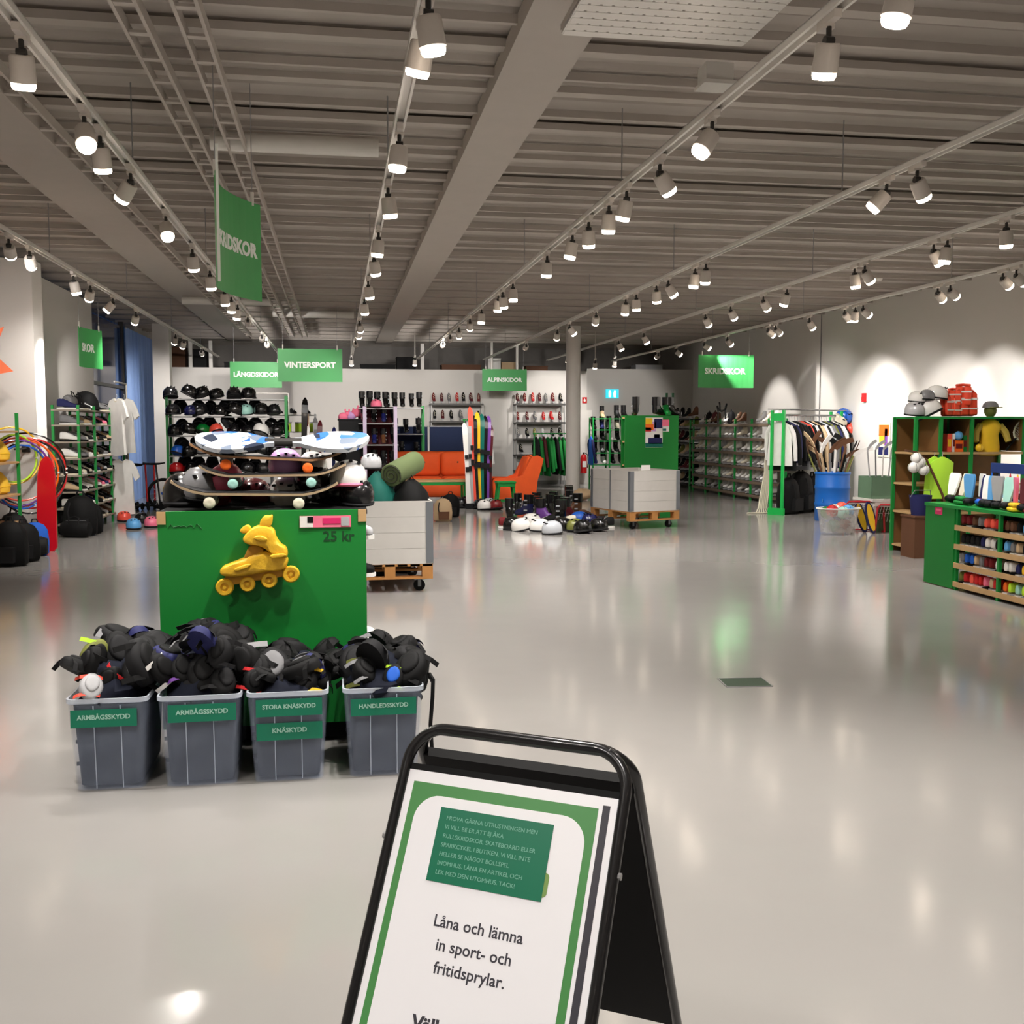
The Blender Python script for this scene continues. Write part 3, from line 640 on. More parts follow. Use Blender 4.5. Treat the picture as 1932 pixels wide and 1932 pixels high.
for i, (x0, x1) in enumerate(BOXX):
    cx = (x0+x1)/2; w = x1-x0-.012; y0 = 4.50+.012*(i==0)
    t = tag(thing('storage_box', M=T(cx, y0+.275, 0) @ RZ(random.uniform(-.02,.02))), BLAB[i], 'storage box', 'clear storage boxes')
    def ring(k, z, ins=0): 
        a, b = w/2*k-ins, .275*(1-(1-k)*.6)-ins; r = .03; o = []
        for sx, sy, a0 in ((1,1,0),(-1,1,PI/2),(-1,-1,PI),(1,-1,1.5*PI)):
            o += [(sx*(a-r)+r*math.cos(a0+q*PI/8), sy*(b-r)+r*math.sin(a0+q*PI/8), z) for q in range(5)]
        return o
    MB().loft([ring(.84,.004),ring(.97,BH-.02),ring(.97,BH-.02,.004),ring(.84,.008,.004)]).build('box_wall', PLAST, t, True)
    MB().loft([ring(.97,BH-.022),ring(1.0,BH-.018),ring(1.0,BH),ring(.955,BH),ring(.955,BH-.022)], cap=False, closed=True).build('box_rim', PLASTR, t, True)
    for s in (-.36,.36):      # pressed ribs of the front face
        MB().loft([[(s*w*.45+dx, -.275*(.9 if z < .1 else .985)-d, z) for dx, d in ((-.002,0),(.002,0),(.0015,.004),(-.0015,.004))] for z in (.01,BH-.03)]).build('rib', PLASTR, t)
    for k, (wd, dx, dz) in enumerate(WORDS[i]):
        zz = BH-dz; lean = -.275*(1-.6*.16*(1-zz/BH))-.006
        lb = MB().box((0,0,0),(w*.8,.002,.075)).build('label_tape', TAPE, t); lb.location = (dx*.6, lean, zz); lb.rotation_euler = (math.radians(3.5)*-1,0,0)
        text(wd, .028 if len(wd) < 13 else .026, 'label_lettering', TAPEW, lb, T(0,-.0015,.004) @ STAND, extrude=.0002, offset=.0006)
    # contents: an uncounted dark jumble fills the box, single pads lie on top
    h = MB().loft([[(px, py, z) for px, py, _ in ring(.84+.13*z/BH,0,.016)] for z in (.02,.08,.15,.22,.3,BH-.03)])
    h.blob((0,0,BH-.02),(w*.48,.25,(.13,.16,.07,.08)[i]),18,10,.28,2.6,i); h.blob((w*.2,.02,BH+.04),(w*.26,.2,(.1,.14,.06,.06)[i]),14,8,.3,2.6,i+9); h.blob((-w*.22,.05,BH+.04),(w*.26,.18,(.1,.1,.06,.06)[i]),14,8,.3,2.6,i+19)
    hp = h.build('pad_jumble', mat('dark_pad_cloth', (17,21,34), rough=.9, spec=.2, var=.5, scale=18), None, True); hp.matrix_world = t.matrix_world
    tag(hp, ['dark jumble of elbow pads filling the leftmost clear box','dark jumble of pads filling the second clear box from the left','dark jumble of knee pads filling the clear box with two labels','dark jumble of wrist guards filling the rightmost clear box'][i], 'pads'); hp['kind'] = 'stuff'
    for (px, py, pz, c, rx, rz) in ((-w*.3,-.13,.15,('light_blue','red','beige','cream')[i],1.3,.3),(-w*.28,-.15,.3,('teal','dark_red','grey','olive')[i],1.4,-.5)):
        pad.copy(f"{CW(('light_blue','red','beige','cream')[i] if pz < .2 else ('teal','dark_red','grey','olive')[i])} pad seen through the wall of the {['leftmost','second','third','rightmost'][i]} clear box", 'pad', t.matrix_world @ T(px*.8,py-.035,pz) @ RZ(rz) @ RX(rx) @ Matrix.Scale(.55,4), 'pads inside clear boxes', {'cushion': cm(('light_blue','red','beige','cream')[i] if pz < .2 else ('teal','dark_red','grey','olive')[i])})
PADS = [ # px, py, Y, size, cushion, cap, rx, ry, rz, words
 (172,1296,4.56,.8,'light_grey','light_grey!coral',.9,.2,.3,'coral and white pad leaning over the rim of the leftmost box'),
 (205,1282,4.62,.8,'black','red',1.2,.6,-.6,'black pad with a red strap at the leftmost box'),
 (180,1238,4.75,1.0,'olive','lime',1.35,.5,.5,'pad with a yellow-green lining sticking out at far left'),
 (228,1232,4.8,1.35,'black','charcoal',1.0,-.2,.4,'large black pad arching over the leftmost box'),
 (262,1262,4.66,1.2,'black','grey',.8,.1,-.3,'black pad with a grey curved cap above the leftmost box'),
 (292,1228,4.78,1.4,'charcoal','charcoal',.7,.2,.2,'big charcoal pad bridging the first two boxes'),
 (310,1262,4.62,1.0,'black','white',1.1,-.5,.9,'black pad with a pale cap between the first two boxes'),
 (345,1230,4.8,1.4,'black','charcoal',.6,.3,-.4,'black pad resting behind the purple one'),
 (345,1262,4.62,.9,'black','purple',.9,0,.3,'black pad with a purple stripe on the second box'),
 (385,1268,4.6,1.2,'black','black',1.0,.2,.0,'black pad lying at the front rim of the second box'),
 (425,1222,4.8,1.5,'black','black',1.2,-.3,.5,'tall black pad forming the peak of the second box'),
 (450,1205,4.9,1.2,'black','charcoal',.5,.2,.2,'charcoal topped pad crowning the heap of the second box'),
 (460,1250,4.68,1.3,'black','light_grey',1.3,-.2,-.2,'black pad with a white tag at the right of the second box'),
 (420,1285,4.58,1.0,'black','charcoal',.8,.5,.4,'black pad spilling low between second and third box'),
 (515,1262,4.7,1.35,'charcoal','grey',.9,0,.1,'grey domed knee pad on the box with two labels'),
 (545,1245,4.82,1.1,'black','charcoal',.8,.3,.8,'black knee pad behind the grey domed one'),
 (575,1285,4.6,.9,'black','yellow',1.0,-.2,-.4,'black pad with a yellow tab on the box with two labels'),
 (598,1272,4.7,1.1,'black','black',.7,.3,.5,'black pad at the right end of the box with two labels'),
 (480,1285,4.6,.8,'black','red',1.2,.4,.2,'small black pad with a red dot on the third box'),
 (632,1252,4.8,1.1,'black','black',.6,.2,-.3,'black wrist guard bridging towards the rightmost box'),
 (672,1255,4.75,1.3,'charcoal','charcoal',.9,-.1,.2,'charcoal wrist guard at the left of the rightmost box'),
 (692,1270,4.65,1.1,'black','olive',1.0,.1,.1,'black wrist guard with an olive patch on the rightmost box'),
 (722,1255,4.8,1.2,'black','charcoal',.8,.3,.4,'black wrist guard at the back of the rightmost box'),
 (742,1278,4.58,.8,'black','blue!lime',1.0,.2,-.3,'lime and blue wrist guard on the rightmost box'),
 (772,1268,4.68,1.1,'black','white',.9,.4,.3,'black wrist guard with a white patch at far right'),
 (785,1285,4.6,.9,'black','charcoal',1.2,.6,.1,'black wrist guard hanging at the right rim of the last box')]
for px, py, Y, s, cu, ca, rx, ry, rz, wd in PADS:
    a = on_y(px, py, Y); sp_c = ca.split('!')[-1]; cap_c = ca.split('!')[0] if '!' in ca else ('black' if ca not in ('grey','charcoal') else ca)
    pad.copy(wd, 'pad', Matrix.Translation(a) @ RZ(rz) @ RY(ry) @ RX(rx) @ Matrix.Scale(s*.62,4), 'loose protective pads', {'cushion': cm(cu), 'cap': cm(cap_c), 'strap': cm(sp_c if sp_c in ('red','purple','yellow','lime','coral','olive','white','light_grey') else 'black')})
BN = ['leftmost','second','third','rightmost']
for i, (x0, x1) in enumerate(BOXX):
    for k in range(13):
        fx = random.uniform(.08,.92); yy = 4.56+random.uniform(0,.42); top = (.13,.2,.07,.08)[i]*(1-abs(fx-.5)*1.2)+.02
        if i == 0: top += .05*fx
        c_ = random.choice(['black','black','black','charcoal','navy'])
        pad.copy(f'{c_} pad in the heap of the {BN[i]} clear box', 'pad', T(x0+(x1-x0)*fx, yy, BH+top+random.uniform(-.03,.02)) @ RZ(random.uniform(-3,3)) @ RY(random.uniform(-.5,.5)) @ RX(random.uniform(.1,1.3)) @ Matrix.Scale(random.uniform(.5,.85),4), 'pads heaped in the boxes', {'cushion': cm(c_), 'cap': cm(random.choice(['charcoal','black','black'])), 'strap': cm(random.choice(['black','black','charcoal','grey']))})
t = tag(MB().tube([(.40,4.62,.43),(.41,4.56,.42),(.405,4.54,.34),(.395,4.54,.22),(.40,4.52,.1),(.41,4.52,.02)],.009,6).build('loose_strap', cm('black'), None, True), 'black strap dangling down beside the rightmost clear box', 'strap')
# ================================================================ GREEN SKATE RACK (END PANEL TOWARDS THE VIEWER)
rk = tag(thing('skate_rack', M=T(-.355, 5.08, 0)), 'green gondola rack with a yellow skate on its end panel', 'rack')
MB().box((0,0,.625),(.975,.02,1.05)).build('end_panel', GREEN, rk)
MB().box((0,1.3,.625),(.975,.02,1.05)).build('end_panel', GREEN, rk)
MB().box((0,.65,.62),(.03,1.28,1.03)).build('centre_panel', WOOD, rk)
for z in (.16,.42,.68,.94,1.135): MB().box((0,.65,z),(.99 if z > 1.1 else .93,1.28,.02)).build('shelf', WOOD if z < 1.1 else cm('black'), rk)
MB().box((0,.65,.06),(.9,1.26,.08)).build('plinth', cm('black'), rk)
for s in (-1,1): MB().box((s*.47,-.003,1.12),(.04,.026,.06)).build('corner_chip', WOOD, rk)
text('25 kr', .07, 'marker_writing', mat('marker_ink', (8,64,26), rough=.6, var=0), rk, T(.355,-.0115,1.018) @ STAND, extrude=.0002, offset=.001)
MB().tube([(-.44+.012*k,-.0115,1.07+.014*math.sin(k*2.3)+.01*(k%3)) for k in range(14)],.0018,5).build('marker_scribble', mat('faint_marker_ink', (10,100,40), rough=.6, var=0), rk)
# price strip
pl = tag(thing('price_strip', M=T(on_y(614,984,5.066).x,5.066,on_y(614,984,5.066).z)), 'pink and black price strip on top of the green end panel', 'price strip')
MB().box((0,0,0),(.245,.004,.056)).build('strip_card', cm('pink'), pl)
MB().box((-.09,-.003,0),(.062,.003,.054)).build('white_field', cm('white'), pl)
MB().box((-.072,-.0045,.01),(.028,.002,.03)).build('black_field', cm('black'), pl)
MB().box((.03,-.003,.004),(.085,.003,.028)).build('magenta_field', mat('magenta_print', (222,44,110), rough=.4, var=.02), pl)
MB().box((.095,-.003,0),(.04,.003,.042)).build('grey_field', cm('light_grey'), pl)
# things sticking out of the rack's right side
for (dx, dy, z, c, pr, nm, lb) in ((.50,.35,.43,'white',shoe,'boot','white inline boot poking out of the rack beside the pallet box'),(.5,.5,.95,'light_grey',shoe,'boot','grey shoe tip on the top shelf of the green rack'),(.52,.9,.69,'black',shoe,'boot','black shoe tip sticking out of the green rack')):
    pr.copy(lb, 'shoe', rk.matrix_world @ T(dx-.1,dy,z) @ RZ(PI/2), None, {'upper': cm(c)})
a = on_z(705,1215); shoe.copy('dark shoe with a green tongue on the floor right of the green rack', 'shoe', T(.28,6.1,.0) @ RZ(1.3) @ Matrix.Scale(1.05,4), None, {'upper': cm('charcoal'),'laces':cm('green')})
# ---- yellow inline skate fixed on the panel (coordinates in photo pixels, metres per pixel at the panel)
YEL = mat('yellow_spray_paint', (234,184,44), rough=.45, var=.18, scale=10, bump=.3, bscale=40)
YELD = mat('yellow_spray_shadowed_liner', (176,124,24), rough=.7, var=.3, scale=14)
K = 5.07/FP*1.0; X0, Y0 = 488, 1050
ctr = on_y(X0, Y0, 5.068)
ysk = tag(thing('inline_skate', M=Matrix.Translation(ctr)), 'yellow painted inline skate mounted on the green end panel', 'inline skate')
def q(x, y): return ((400+x/6.44-X0)*K, -(950+y/6.44-Y0)*K)
def ypart(name, pts, z0, z1, r, m=YEL, par=ysk):
    pp_ = [q(*p) for p in pts]
    for _ in range(2):      # round the corners of the traced outline
        pp_ = [(a[0]*(1-f)+b[0]*f, a[1]*(1-f)+b[1]*f) for a, b in zip(pp_, pp_[1:]+pp_[:1]) for f in (.25,.75)]
    ar = sum(pp_[i][0]*pp_[(i+1)%len(pp_)][1]-pp_[(i+1)%len(pp_)][0]*pp_[i][1] for i in range(len(pp_)))
    if ar < 0: pp_ = pp_[::-1]
    o = MB().pillow(pp_, z0, z1, r).build(name, m, par, True); o.matrix_local = STAND if par is ysk else Matrix.Identity(4); return o
bt = ypart('boot_shell', [(125,800),(150,745),(250,705),(400,650),(500,600),(640,560),(780,600),(910,640),(915,720),(860,800),(700,800),(560,835),(300,862),(150,850)], 0, .075, .02)
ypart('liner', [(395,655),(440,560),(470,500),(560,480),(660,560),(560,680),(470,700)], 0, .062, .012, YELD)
ypart('cuff', [(400,440),(410,380),(520,275),(640,255),(760,300),(775,400),(830,490),(895,520),(912,600),(905,640),(780,660),(690,560),(600,500),(460,480)], 0, .088, .02)
ypart('tongue', [(590,260),(610,190),(655,145),(700,150),(745,140),(740,200),(730,270),(660,290)], 0, .07, .01)
ypart('strap_end', [(360,320),(410,265),(470,250),(500,300),(470,350),(390,355)], .02, .06, .008)
ypart('buckle', [(520,390),(600,360),(690,400),(680,440),(560,430)], .08, .1, .006)
ypart('buckle', [(700,600),(880,580),(905,620),(720,650)], .08, .1, .006)
ypart('buckle', [(280,760),(480,690),(500,730),(330,800)], .07, .088, .006)
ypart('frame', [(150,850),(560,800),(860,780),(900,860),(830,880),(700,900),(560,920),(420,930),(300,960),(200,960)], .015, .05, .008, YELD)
for (x, y, r) in ((180,985,105),(440,955,92),(690,915,96),(945,848,103)):
    X, Yq = q(x, y); rr = r/6.44*K
    wh = MB().lathe([(rr*.5,-.012),(rr*.85,-.013),(rr,-.004),(rr,.004),(rr*.85,.013),(rr*.5,.012),(rr*.45,.004),(.001,.003)],20, T(X,Yq,.045)).build('wheel', YEL, ysk, True); wh.matrix_local = STAND
    hb = MB().cyl((X,Yq,.04),(X,Yq,.06),rr*.2,n=10).build('axle', YEL, wh, True)
# ---- skateboards and helmets piled on the rack, top of rack at z = 1.145
ZT = 1.147
def pile_board(px, py, Y, sc, rz, ry, wheel, deckm, label):
    a = on_y(px, py, Y)
    return board.copy(label, 'skateboard', Matrix.Translation(a) @ RZ(rz) @ RY(ry) @ Matrix.Scale(sc,4), 'skateboards piled on the green rack', {'wheel': cm(wheel), 'deck': deckm})
DK1 = mat('worn_maple_ply', (168,146,116), rough=.5, var=.25, scale=16); DK2 = mat('brown_ply', (150,112,78), rough=.5, var=.2, scale=16); DK3 = mat('black_lime_deck', (34,44,26), rough=.4, var=.5, scale=9)
pile_board(482,933,5.22,1.0,.02,.02,'cream',DK1,'skateboard with cream wheels and curled wooden nose at the bottom of the pile')
pile_board(516,898,5.30,.9,-.03,-.01,'mint',DK1,'skateboard with pale green wheels in the middle of the pile')
pile_board(505,866,5.38,.95,.04,.05,'orange',DK2,'brown skateboard with orange wheels below the waveboard')
pile_board(480,951,5.55,.95,.05,0,'beige',DK3,'black and lime skateboard lowest at the back of the pile')
a = on_y(535, 838, 5.35); wave.copy('blue and white waveboard lying across the top of the pile', 'waveboard', Matrix.Translation(a) @ RZ(.02) @ RX(math.radians(24)) @ Matrix.Scale(1.0,4))
for (px, py, Y, c, s, rz, rx, lb) in (
    (378,905,5.45,'grey',1.0,.3,.2,'glossy grey helmet at the left end of the skateboard pile'),
    (430,893,5.45,'pink',.8,-.6,.5,'pink helmet behind the orange wheel in the pile'),
    (538,866,5.48,'lilac',.85,.1,.2,'lilac helmet under the waveboard'),
    (590,868,5.5,'white',.7,.4,.1,'white helmet under the right half of the waveboard'),
    (657,890,5.4,'white',.95,.2,-.1,'white helmet with a pink rim at the right end of the pile'),
    (590,895,5.5,'black',1.0,0,.1,'black helmet between the upper two skateboards'),
    (640,925,5.5,'black',1.1,.7,.1,'black helmet right of the lower skateboards'),
    (400,925,5.5,'dark_red',.85,.7,.2,'dark red helmet between the lower skateboards on the left'),
    (480,925,5.55,'maroon',.85,.2,.2,'maroon helmet in the middle of the lower skateboards'),
    (545,925,5.55,'white',.95,-.3,.3,'white helmet in the middle between two skateboards'),
    (672,948,5.4,'charcoal',.9,.3,.1,'charcoal helmet low at the right corner of the rack'),
    (350,955,5.5,'black',1.1,.2,0,'black helmet low at the left corner of the rack'),
    (420,955,5.6,'black',1.1,.2,0,'black helmet under the curled skateboard nose'),
    (620,955,5.55,'silver',.9,.2,0,'silver helmet low near the price strip'),
    (700,868,5.5,'light_grey',.55,.2,0,'small light grey helmet right of the waveboard')):
    a = on_y(px, py, Y); a.z -= .08*s
    if a.z < ZT+.01: a.z = ZT+.012
    helm.copy(lb, 'helmet', Matrix.Translation(a) @ RZ(rz) @ RX(rx) @ Matrix.Scale(s*.9,4), 'helmets piled on the green rack', {'shell': cm(c, True), 'rim': cm('pink' if 'pink rim' in lb else 'charcoal')}, skip=('chin_strap',))
# ================================================================ PALLET BOX CARTS
GREYP = mat('grey_painted_collar_board', (200,197,192), rough=.6, var=.08, scale=5)
STEEL = mat('galvanised_hinge', (128,132,138), rough=.4, metal=.5, var=.08)
def pallet_cart(label, M, L, D, n_boards, bh, z0=.27, split=None):
    t = tag(thing('pallet_box', M=M), label, 'pallet box')
    pa = MB()
    for y in (.05,D/2,D-.05): pa.box((L/2,y,z0-.011),(L,.1,.022))
    for i in range(7): pa.box((.05+i*(L-.1)/6,D/2,z0-.011+.0),(.09,D,.02))
    pa.build('pallet_deck', WOODD, t)
    for x in (.05,L/2,L-.05):
        for y in (.05,D/2,D-.05): MB().box((x,y,z0-.072),(.1,.1,.1)).build('pallet_block', WOODD, t)
    for y in (.05,D/2,D-.05): MB().box((L/2,y,z0-.132),(L,.1,.02)).build('pallet_board', WOODD, t)
    for k in range(n_boards):
        z = z0+bh*(k+.5)
        for (c, d) in (((L/2,.012,z),(L-.01,.022,bh-.002)),((L/2,D-.012,z),(L-.01,.022,bh-.002)),((.012,D/2,z),(.022,D-.05,bh-.002)),((L-.012,D/2,z),(.022,D-.05,bh-.002))):
            MB().box(c, d).build('collar_board', GREYP, t)
    hz = n_boards*bh
    for x, y in ((0,0),(L,0),(0,D),(L,D)):
        sx, sy = (1 if x == 0 else -1), (1 if y == 0 else -1)
        MB().box((x+sx*.03,y-sy*.002,z0+hz/2),(.065,.006,hz-.02)).box((x-sx*.002,y+sy*.03,z0+hz/2),(.006,.065,hz-.02)).build('corner_hinge', STEEL, t)
    if split:
        for ax, v in split: MB().box((v,-.003,z0+hz/2) if ax == 'x' else (-.003,v,z0+hz/2),(.02,.006,hz) if ax == 'x' else (.006,.02,hz)).build('centre_hinge', STEEL, t)
    for x in (.12,L-.12):
        for y in (.12,D-.12):
            c = MB().box((x,y,z0-.15),(.1,.08,.02)).box((x,y-.03,z0-.19),(.03,.008,.07)).box((x,y+.03,z0-.19),(.03,.008,.07)).build('caster', STEEL, t)
            MB().cyl((x,y-.018,.055),(x,y+.018,.055),.055,n=16).build('wheel', cm('black'), c, True)
    return t
pallet_cart('grey boarded pallet box on casters directly behind the green skate rack', T(.07,9.62,0), .8, 1.2, 4, .148)
# contents of the near pallet box
a = on_y(715,897,10.1); b = on_y(788,868,10.35)
rm = tag(thing('sleeping_mat', M=Matrix.Identity(4)), 'rolled olive green sleeping mat sticking up from the pallet box', 'sleeping mat')
va, vb = Vector((.4,9.95,1.10)), Vector((.78,10.5,1.235))
va = on_y(738,897,9.95); vb = on_y(782,872,10.45)
OLM = mat('olive_foam', (112,128,84), rough=.8, var=.12)
qd = (vb-va).normalized().to_track_quat('Z','Y').to_matrix().to_4x4(); Mq = Matrix.Translation(va) @ qd; Ln = (vb-va).length
MB().lathe([(.05,.0),(.105,0),(.112,.01),(.112,Ln),(.1,Ln+.01),(.001,Ln+.01)],22,Mq).build('foam_roll', OLM, rm, True)
sp = []
for k in range(40): a_ = k*.42; r_ = .015+.09*k/40; sp.append(Mq @ Vector((math.cos(a_)*r_, math.sin(a_)*r_, -.004)))
MB().tube(sp,.007,5).build('rolled_edge', mat('dark_olive_foam', (60,66,48), rough=.8), rm, True)
for (px, py, Y, rad, c, lb, nm) in ((713,925,10.1,(.16,.2,.34),'teal','teal soft sack at the left of the pallet box','soft_sack'),(776,930,9.98,(.17,.2,.25),'black','black pointed bag at the right corner of the pallet box','soft_sack'),(745,925,10.4,(.2,.22,.26),'charcoal','charcoal bundle under the rolled mat','soft_sack')):
    a = on_y(px, py, Y)
    t = tag(thing(nm, M=T(a.x,a.y,.42)), lb, 'sack'); hz = a.z+rad[2]*.55-.42
    MB().loft([[(math.cos(2*PI*j/14)*rad[0]*k*(1+.1*math.sin(3*j+z)), math.sin(2*PI*j/14)*rad[1]*k, z*hz) for j in range(14)] for z,k in ((0,.8),(.3,1.05),(.6,1.1),(.8,.85),(.92,.5),(1,.15))]).build('sack_body', cm(c), t, True)
    MB().tube([(-.03,-.02,hz*.95),(0,-.05,hz*1.05),(.04,-.02,hz*.95)],.008,6).build('cord', cm('charcoal'), t, True)
stk = MB().box((.62,9.67,.87),(.02,.03,.03)).build('blue_clip', cm('light_blue')); tag(stk, 'light blue clip on the edge of the near pallet box', 'clip'); stk.location = (-.38,-.06,-.24)
for k,(px,py) in enumerate(((765,1098),(722,1105))):
    a = on_z(px, py-8); bag.copy(f"dark bag stored under the near pallet box, {('right','left')[k]} one", 'bag', T(a.x,a.y+.35,0) @ Matrix.Scale(.42,4), None)
# right-hand pallet box, standing at an angle
pr_ = pallet_cart('grey boarded pallet box standing at an angle before the tall green panel', T(4.33,14.98,0) @ RZ(math.radians(17)), .9, 1.15, 4, .155, .27, [('y',.57)])
cd_ = tag(MB().box((0,0,.04),(.16,.004,.08)).box((0,.02,.002),(.16,.04,.004)).build('folded_card', cm('white')), 'small white folded card on the edge of the angled pallet box', 'card'); cd_.matrix_world = T(4.60,15.09,.893) @ RZ(math.radians(17))
# ================================================================ LEFT SIDE
random.seed(31)
# low display shelf with yellow things along the left wall
ls = Rack('display_shelf', 'green posted wooden shelf with yellow buoys at the left edge', 'shelf', T(-3.92,11.4,0) @ RZ(PI/2), 2.4, .5, 1.72, [.38,.72,1.12,1.5], [0.02,1.2,2.38], GREENM, WOOD, back=WOOD)
sun = mat('yellow_fleece', (248,200,60), rough=.6, var=.1)
buoy = Proto('yellow_buoy')
buoy.part('buoy_body', MB().loft([[(math.cos(2*PI*j/16)*r, math.sin(2*PI*j/16)*r*.8, z) for j in range(16)] for z,r in ((0,.1),(.03,.16),(.1,.17),(.2,.12),(.27,.05),(.29,.01))]), sun)
buoy.part('ridge', MB().torus((0,0,.1),.168,.008,'Z',18,5,Matrix.Diagonal((1,.8,1,1))), cm('yellow'))
for r, z in enumerate((1.12,.72)):
    for c, x in enumerate((2.18,1.8,1.4)):
        buoy.copy(f"yellow buoy on the {('upper','lower')[r]} shelf at the left edge, {ORD[c]} from the pillar", 'buoy', ls.at(x,.2,z+.002,random.uniform(-.3,.3)), 'yellow buoys')
sb_ = tag(thing('orange_star', M=T(-4.16,13.2,1.73) @ RZ(.25)), 'orange star-shaped cut-out standing on the shelf at the left edge', 'star cut-out')
st = [(.42*math.cos(PI/2+k*PI/7)*(1 if k%2==0 else .5), .62*math.sin(PI/2+k*PI/7)*(1 if k%2==0 else .5)) for k in range(14)]
o = MB().prism(st, 0, .02).build('star_board', mat('orange_card', (255,112,48), rough=.5, var=.05)); o.parent = sb_; o.matrix_local = T(-.05,0,.62) @ STAND
MB().box((-.05,.05,.16),(.05,.1,.32)).build('stand', cm('orange'), sb_)
# hula hoops hanging at the end of the shelf
HC = ['black','red','orange','yellow','purple','coral','charcoal','lime','blue','pink']
for k, (cpx, cpy, R, Y, c) in enumerate(((60,885,.46,14.08,'black'),(62,893,.45,14.05,'red'),(52,893,.42,14.02,'orange'),(48,885,.40,13.99,'coral'),(30,860,.36,13.96,'yellow'),(42,893,.42,13.93,'purple'),(66,900,.47,14.11,'charcoal'),(36,865,.30,13.90,'lime'),(50,900,.40,13.87,'blue'))):
    a = on_y(cpx-8, cpy, Y)
    h = tag(thing('hula_hoop', M=Matrix.Translation(a) @ RZ(.3+.08*k)), f'{CW(c)} hula hoop hanging in the bunch beside the pillar', 'hula hoop', 'hula hoops by the pillar')
    MB().torus((0,0,0),R,.013,'Y',40,6).build('ring', cm(c, True), h, True)
    MB().cyl((R-.001,-.02,0),(R+.001,.02,0),.0135,n=6).build('joint', cm('white'), h)
hk = tag(MB().cyl((-3.98,13.8,1.27),(-3.98,14.28,1.27),.012,n=8).box((-3.98,14.285,1.27),(.1,.02,.1)).build('wall_hook', DARKM), 'dark hook on the pillar carrying the hula hoops', 'hook')
# red sled on end
rs = tag(thing('red_sled', M=T(-3.60,13.62,0) @ RZ(-.2) @ RX(-.06)), 'red plastic sled standing on end beside the pillar', 'sled')
MB().loft([[(-w_,0,z),(w_,0,z),(w_,.03,z),(w_*.8,.035,z),(-w_*.8,.035,z),(-w_,.03,z)] for z,w_ in ((0,.09),(.05,.13),(.5,.12),(.95,.11),(1.12,.07),(1.18,.02))]).build('sled_deck', mat('red_plastic', (206,16,36), rough=.3, var=.05, coat=.3), rs, True)
for s in (-1,1): MB().tube([(s*.09,.04,.05),(s*.09,.055,.5),(s*.08,.045,1.05)],.012,6).build('runner', cm('dark_red'), rs, True)
# bags and heaps on the floor
for k, (px, py, s, c, pr, lb) in enumerate(((15,1070,1.0,'black',sack,'black rucksack on the floor at the very left edge'),(40,1062,.9,'black',sack,'black rucksack on the floor with a blue bag behind it'),(22,1040,.95,'charcoal',sack,'charcoal rucksack with an orange mark before the yellow shelf'),(62,1050,.8,'blue',sack,'small blue rucksack between the black ones and the sled'),(50,1052,.7,'charcoal',bag,'charcoal duffel bag on the floor before the hula hoops'),
    (140,1016,.7,'black',bag,'black sports bag standing before the shoe rack'),(150,1012,1.15,'black',sack,'tall black rucksack at the foot of the shoe rack'),(134,1005,1.3,'black',sack,'biggest black rucksack leaning on the shoe rack'),(168,1008,.9,'black',sack,'black rucksack rightmost before the shoe rack'))):
    a = on_z(px, py)
    pr.copy(lb, 'bag', T(a.x, a.y+.12, 0) @ RZ(random.uniform(-.4,.4)) @ Matrix.Scale(s,4), 'bags on the floor at the left', {'body': cm(c), 'front_pocket': cm('charcoal' if c == 'black' else c)})
a = on_z(100,1022); cv = tag(thing('white_canister', M=T(a.x-.05,a.y,0)), 'white canister on the floor behind the red sled', 'canister')
MB().lathe([(.001,0),(.08,0),(.085,.02),(.085,.2),(.05,.25),(.03,.26),(.03,.29),(.001,.29)],14).build('body', cm('white'), cv, True); MB().cyl((0,0,.29),(0,0,.31),.033,n=12).build('cap', cm('light_grey'), cv, True)
# shoe rack along the left wall: front faces the aisle
L1 = 3.2
sr = Rack('shoe_rack', 'tall green shoe rack along the left wall packed with shoes', 'shoe rack', T(-3.62,15.6,0) @ RZ(PI/2), L1, .38, 1.86, [.15,.38,.62,.86,1.1,1.34,1.58,1.8], [.02,1.0,2.1,L1-.02], GREENM, mat('shelf_grey_board', (150,140,126), rough=.6, var=.1))
pal = ['black','charcoal','white','grey','cream','black','brown','light_grey','pink','navy','black','beige','white','charcoal']
rows = []
for r in range(8): rows.append([random.choice(pal) for _ in range(13)])
sr.fill(shoe, rows, 'left shoe rack', 'shoe', 'shoe', 'shoes on the left shoe rack', extra=lambda c: {'sole': cm(random.choice(['white','black','cream']))}, y0=.16)
# black hat and cases on top
hat = tag(thing('black_hat', M=sr.at(1.3,.2,1.815)), 'black brimmed hat lying on top of the left shoe rack', 'hat')
MB().lathe([(.30,0),(.3,.015),(.2,.03),(.185,.14),(.13,.24),(.05,.28),(.001,.285)],20).build('crown', cm('black'), hat, True)
MB().torus((0,0,.035),.192,.012,'Z',20,5).build('hat_band', cm('charcoal'), hat, True)
for k, (x, c) in enumerate(((.3,'grey'),(.7,'charcoal'))): bag.copy(f'{c} bag on top of the left shoe rack, {("nearest the pillar","beside the hat")[k]}', 'bag', sr.at(x,.19,1.805,0,sc=.6), None, {'body': cm(c)})
